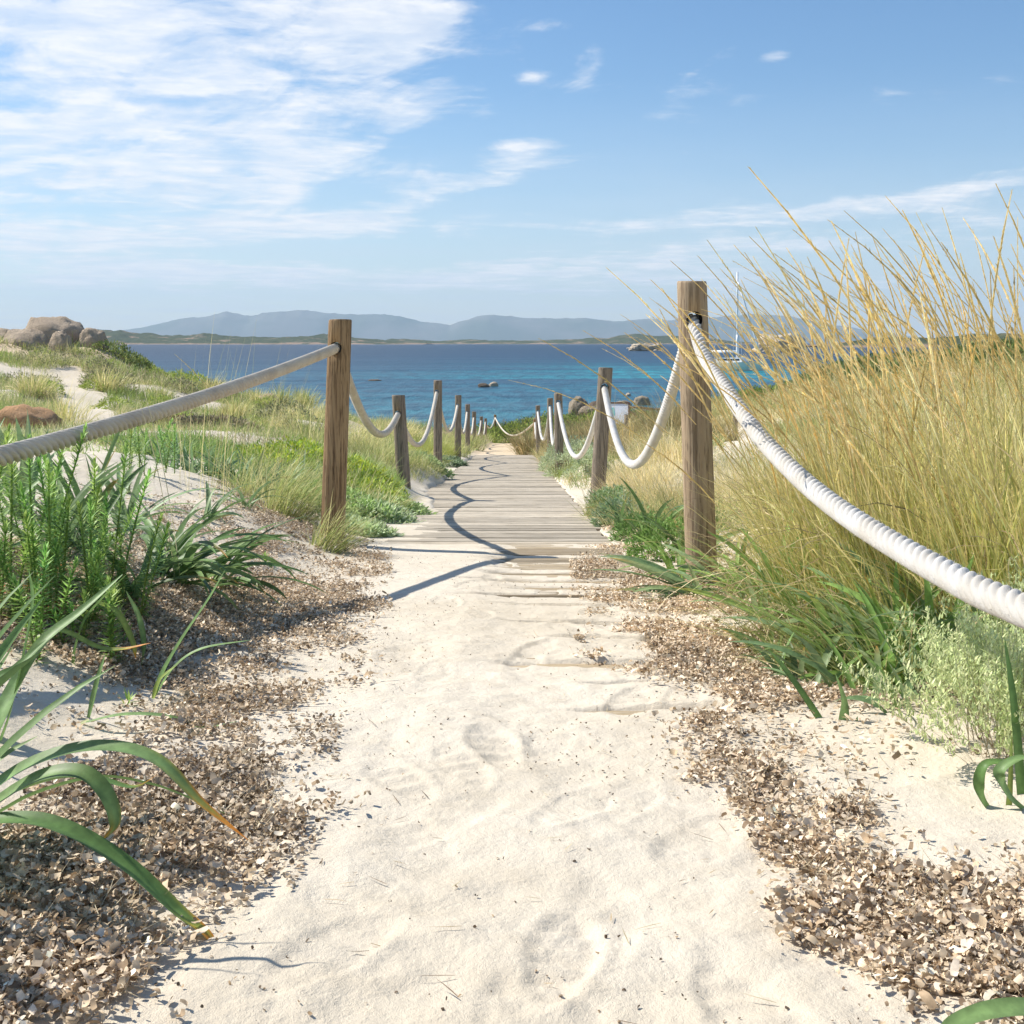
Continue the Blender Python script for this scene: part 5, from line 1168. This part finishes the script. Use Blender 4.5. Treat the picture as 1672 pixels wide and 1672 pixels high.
cover(230000, (9, 46), (-900, 700), [[(-900, 500), (700, 500), (790, 745), (690, 790), (640, 775), (560, 790), (300, 745), (-900, 780)]], MIX, .30, .016, -.20, 'mixed low dune grass and mats covering the left dune', 51, spread=(.0, 1.2))
cover(34000, (4.5, 11), (-900, 660), [[(-900, 700), (300, 720), (540, 750), (640, 770), (660, 800), (640, 850), (560, 860), (440, 800), (200, 790), (-900, 860)]], [(.18, .28, .07), (.26, .36, .09), (.36, .40, .15), (.48, .48, .26)], .12, .009, -.1, 'low green plants at the foot of the left dune', 52)
cover(150000, (12, 62), (860, 1950), [[(880, 660), (1180, 640), (1350, 530), (2600, 500), (2600, 900), (1150, 850), (1000, 860), (905, 780), (868, 740)]], [(.34, .31, .12), (.22, .25, .07), (.44, .38, .16), (.54, .46, .24), (.17, .22, .05)], .55, .020, -.95, 'straw coloured dune grass behind the right posts', 53)
cover(30000, (3.3, 10), (1000, 2600), [[(1040, 880), (1190, 900), (1290, 960), (1500, 1050), (2600, 1200), (2600, 700), (1180, 760), (1000, 850)]], [(.22, .27, .07), (.36, .35, .11), (.52, .46, .20), (.16, .24, .06)], .17, .006, .0, 'tangled low grass under the tall golden tussocks', 54, spread=(.2, 1.3))
cover(9000, (26, 60), (560, 900), [[(600, 680), (790, 680), (815, 715), (760, 745), (600, 745)], [(868, 690), (900, 690), (900, 745), (868, 735)]], MIX, .35, .02, -.3, 'dune grass on both sides of the far path end', 55)

# ------------------------------------------------------------------ sign, rail fence, yacht
def boxv(x0, x1, y0, y1, z0, z1):
    v = np.array([(x, y_, z) for z in (z0, z1) for x, y_ in ((x0, y0), (x1, y0), (x1, y1), (x0, y1))], float)
    q_ = np.array([(3, 2, 1, 0), (4, 5, 6, 7), (0, 1, 5, 4), (1, 2, 6, 5), (2, 3, 7, 6), (3, 0, 4, 7)]); return v, q_
def boxes(name, lst, mat, parent, rot=None, org=(0, 0, 0)):
    Vs, Qs = [], []; off = 0
    for b in lst:
        v, q_ = boxv(*b); Vs.append(v); Qs.append(q_ + off); off += 8
    V = np.concatenate(Vs)
    if rot is not None: V = V @ np.array(rot).T
    return mesh_np(name, V + np.array(org), np.concatenate(Qs), mat, parent, smooth=False)
ys_ = 37.0; kx = ys_ / F; c = G(1003, ys_)
sg = empty('information_sign', tuple(c), 'white information board with a teal map, on low legs among the grass', 'sign', None, R(-6))
ztop = E - (658 - HY) * kx - c[2]; wd = 45 * kx; hh_ = 37 * kx
ca, sa = math.cos(R(-28)), math.sin(R(-28)); rot = [[1, 0, 0], [0, ca, -sa], [0, sa, ca]]
org = (0, .12, ztop - hh_ / 2)
boxes('board', [(-wd / 2, wd / 2, -.012, .012, -hh_ / 2, hh_ / 2)], M['sign_white'], sg, rot, org)
boxes('frame', [(-wd / 2 - .05, wd / 2 + .05, -.03, .03, hh_ / 2, hh_ / 2 + .05), (-wd / 2 - .05, wd / 2 + .05, -.03, .03, -hh_ / 2 - .05, -hh_ / 2), (-wd / 2 - .05, -wd / 2, -.03, .03, -hh_ / 2, hh_ / 2), (wd / 2, wd / 2 + .05, -.03, .03, -hh_ / 2, hh_ / 2)], M['sign_frame'], sg, rot, org)
V = np.array([(-.33, -.016, .20), (.0, -.016, .22), (.02, -.016, -.06), (-.12, -.016, -.05), (-.22, -.016, .08), (-.33, -.016, .12)]) @ np.array(rot).T + np.array(org)
me = bpy.data.meshes.new('map'); me.from_pydata([tuple(v) for v in V], [], [(5, 4, 3, 2, 1, 0)]); me.materials.append(M['sign_teal']); o = bpy.data.objects.new('map_print', me); COL.objects.link(o); o.parent = sg
for sx_ in (-1, 1): boxes('leg', [(sx_ * wd * .40 - .04, sx_ * wd * .40 + .04, .10, .18, -.3, ztop - hh_ * .5)], M['sign_frame'], sg)
# rustic wooden fence
fy = 41.0; c0 = G(1040, fy); fn = empty('wooden_fence', tuple(c0), 'low rustic brown rail fence behind the sign and the tall right post', 'fence')
def log(a, b, r, name, mat=None):
    P_ = np.linspace(a, b, 8) - c0; P_[1:-1] += rng.normal(0, .012, (6, 3)); P_[:, 0] += np.linspace(0, .001, 8); 
    return tube_mesh(name, P_, r, 10, mat or M['rail'], fn)
fx = [1022, 1082, 1140, 1200, 1262, 1322]
tops = [W(p_, t_, fy) for p_, t_ in zip(fx, [662, 665, 664, 664, 666, 668])]
for tpt in tops:
    g_ = float(gz(tpt[0], tpt[1])); log(np.array([tpt[0] + .01, tpt[1], g_ - .2]), tpt + np.array([0, 0, .08]), .055, 'fence_post')
for a_, b_ in zip(tops[:-1], tops[1:]):
    log(a_ + np.array([0, -.08, -.05]), b_ + np.array([0, -.08, -.05]), .045, 'rail')
log(W(1012, 662, fy - .15), W(1060, 692, fy - .15), .04, 'brace')
tag(tube_mesh('rope', [tuple(W(1022, 702, 30) * (1 - u) + W(1100, 668, 36) * u + np.array([.001 * u, 0, -.25 * 4 * u * (1 - u)])) for u in np.linspace(0, 1, 20)], .03, 8, M['rope_beige']), 'slack pale rope hanging beside the sign', 'rope')
for px, yd in ((1022, 30), (1200, 24)):
    c = G(px, yd); tube_mesh('post', [(c[0], c[1], c[2] - .2), (c[0] + .01, c[1], c[2] + .5), (c[0], c[1], c[2] + .75)], .05, 12, M['post_grey'])
    tag(bpy.data.objects[-1] if False else [o for o in COL.objects if o.name.startswith('post')][-1], 'short stake holding the slack rope beside the sign' if px == 1022 else 'short stake on the sand patch right of the tall post', 'post')

yd = 225.0; kb = yd / F; bx = (1204 - 836) * kb
yt = empty('sailing_yacht', (bx, yd, 0.0), 'white cruising yacht with furled sails anchored behind the golden grass', 'yacht', None, R(-38))
yt.scale = (1.18, 1.18, 1.08)
# hull from stations (bow at +x)
st = []
Lh, Bm = 9.6, 3.9
for s in np.linspace(0, 1, 16):
    x_ = -Lh * .52 + s * Lh; half = Bm / 2 * (0.80 + .2 * math.sin(min(s / .45, 1) * math.pi / 2)) * (1 - max(0, (s - .45) / .55) ** 2.3) ** .9 if s < .999 else .03
    fr_ = 1.35 + .35 * s ** 2
    ring = [(x_, half, fr_), (x_ - .0, half * .97, fr_ * .5), (x_ - .15 * s, half * .80, -.05), (x_ - .4 * s, half * .4, -.5), (x_ - .4 * s, 0, -.6), (x_ - .4 * s, -half * .4, -.5), (x_ - .15 * s, -half * .80, -.05), (x_, -half * .97, fr_ * .5), (x_, -half, fr_)]
    st.append(ring)
V = np.array(st).reshape(-1, 3); I = np.arange(len(V)).reshape(16, 9)
Q = np.concatenate([np.stack([I[:-1, :-1], I[1:, :-1], I[1:, 1:], I[:-1, 1:]], -1).reshape(-1, 4), np.stack([I[:-1, 8], I[1:, 8], I[1:, 0], I[:-1, 0]], -1)])
T = np.array([[I[0, 0], I[0, i], I[0, i + 1]] for i in range(1, 8)])
mesh_np('hull', V, Q, M['hull'], yt, T=T, smooth=False)
boxes('cabin', [(-3.2, 1.4, -1.25, 1.25, 1.38, 2.25)], M['boat_white'], yt)
boxes('window', [(-2.9, 1.0, -1.27, 1.27, 1.75, 2.05)], M['boat_glass'], yt)
boxes('bimini', [(-5.0, -2.2, -1.5, 1.5, 3.1, 3.22)], M['boat_white'], yt)
def yt_t(name, a, b, r, mat='boat_metal'):
    P_ = np.linspace(a, b, 5); P_[:, 1] += np.linspace(0, .002, 5)
    if abs(a[0] - b[0]) > 1e-3 and abs(a[2] - b[2]) < .01: P_[:, 2] += np.linspace(0, .01, 5)
    return tube_mesh(name, P_, r, 10, M[mat], yt)
yt_t('mast', (0, 0, 1.4), (0.0, 0.01, 17.2), .14); yt_t('boom', (-.1, 0, 3.3), (-4.6, 0.1, 3.35), .20, 'boat_white'); yt_t('lower_mast_sail', (0.02, 0, 2.4), (0.02, 0, 6.2), .24, 'boat_white')
yt_t('furled_headsail', (4.3, 0, 1.9), (.1, 0, 15.5), .13, 'boat_white')
yt_t('shroud', (0, 1.7, 1.5), (0, .05, 14.5), .03); yt_t('shroud', (0, -1.7, 1.5), (0, -.05, 14.5), .03); yt_t('backstay', (-4.9, 0, 1.5), (-.05, 0, 17.0), .03)
for xx in (-4.8, -2.4):
    for yy in (-1.4, 1.4): yt_t('bimini_pole', (xx, yy, 1.4), (xx + .01, yy, 3.15), .03)

# ------------------------------------------------------------------ haze over the bay
hv, hq = boxv(-27000, 27000, -120, 27500, -9.5, 1150)
m_, q, o = newmat('haze_air'); M['haze'] = m_
vol = q.node('ShaderNodeVolumePrincipled'); vol.inputs['Color'].default_value = (.60, .80, 1.0, 1); vol.inputs['Density'].default_value = 3.8e-5; vol.inputs['Anisotropy'].default_value = 0.1
q.link(vol.outputs[0], o.inputs['Volume'])
hz = mesh_np('haze', hv, hq, M['haze'], smooth=False); tag(hz, 'thin blue sea haze over the bay', None, None, 'stuff')
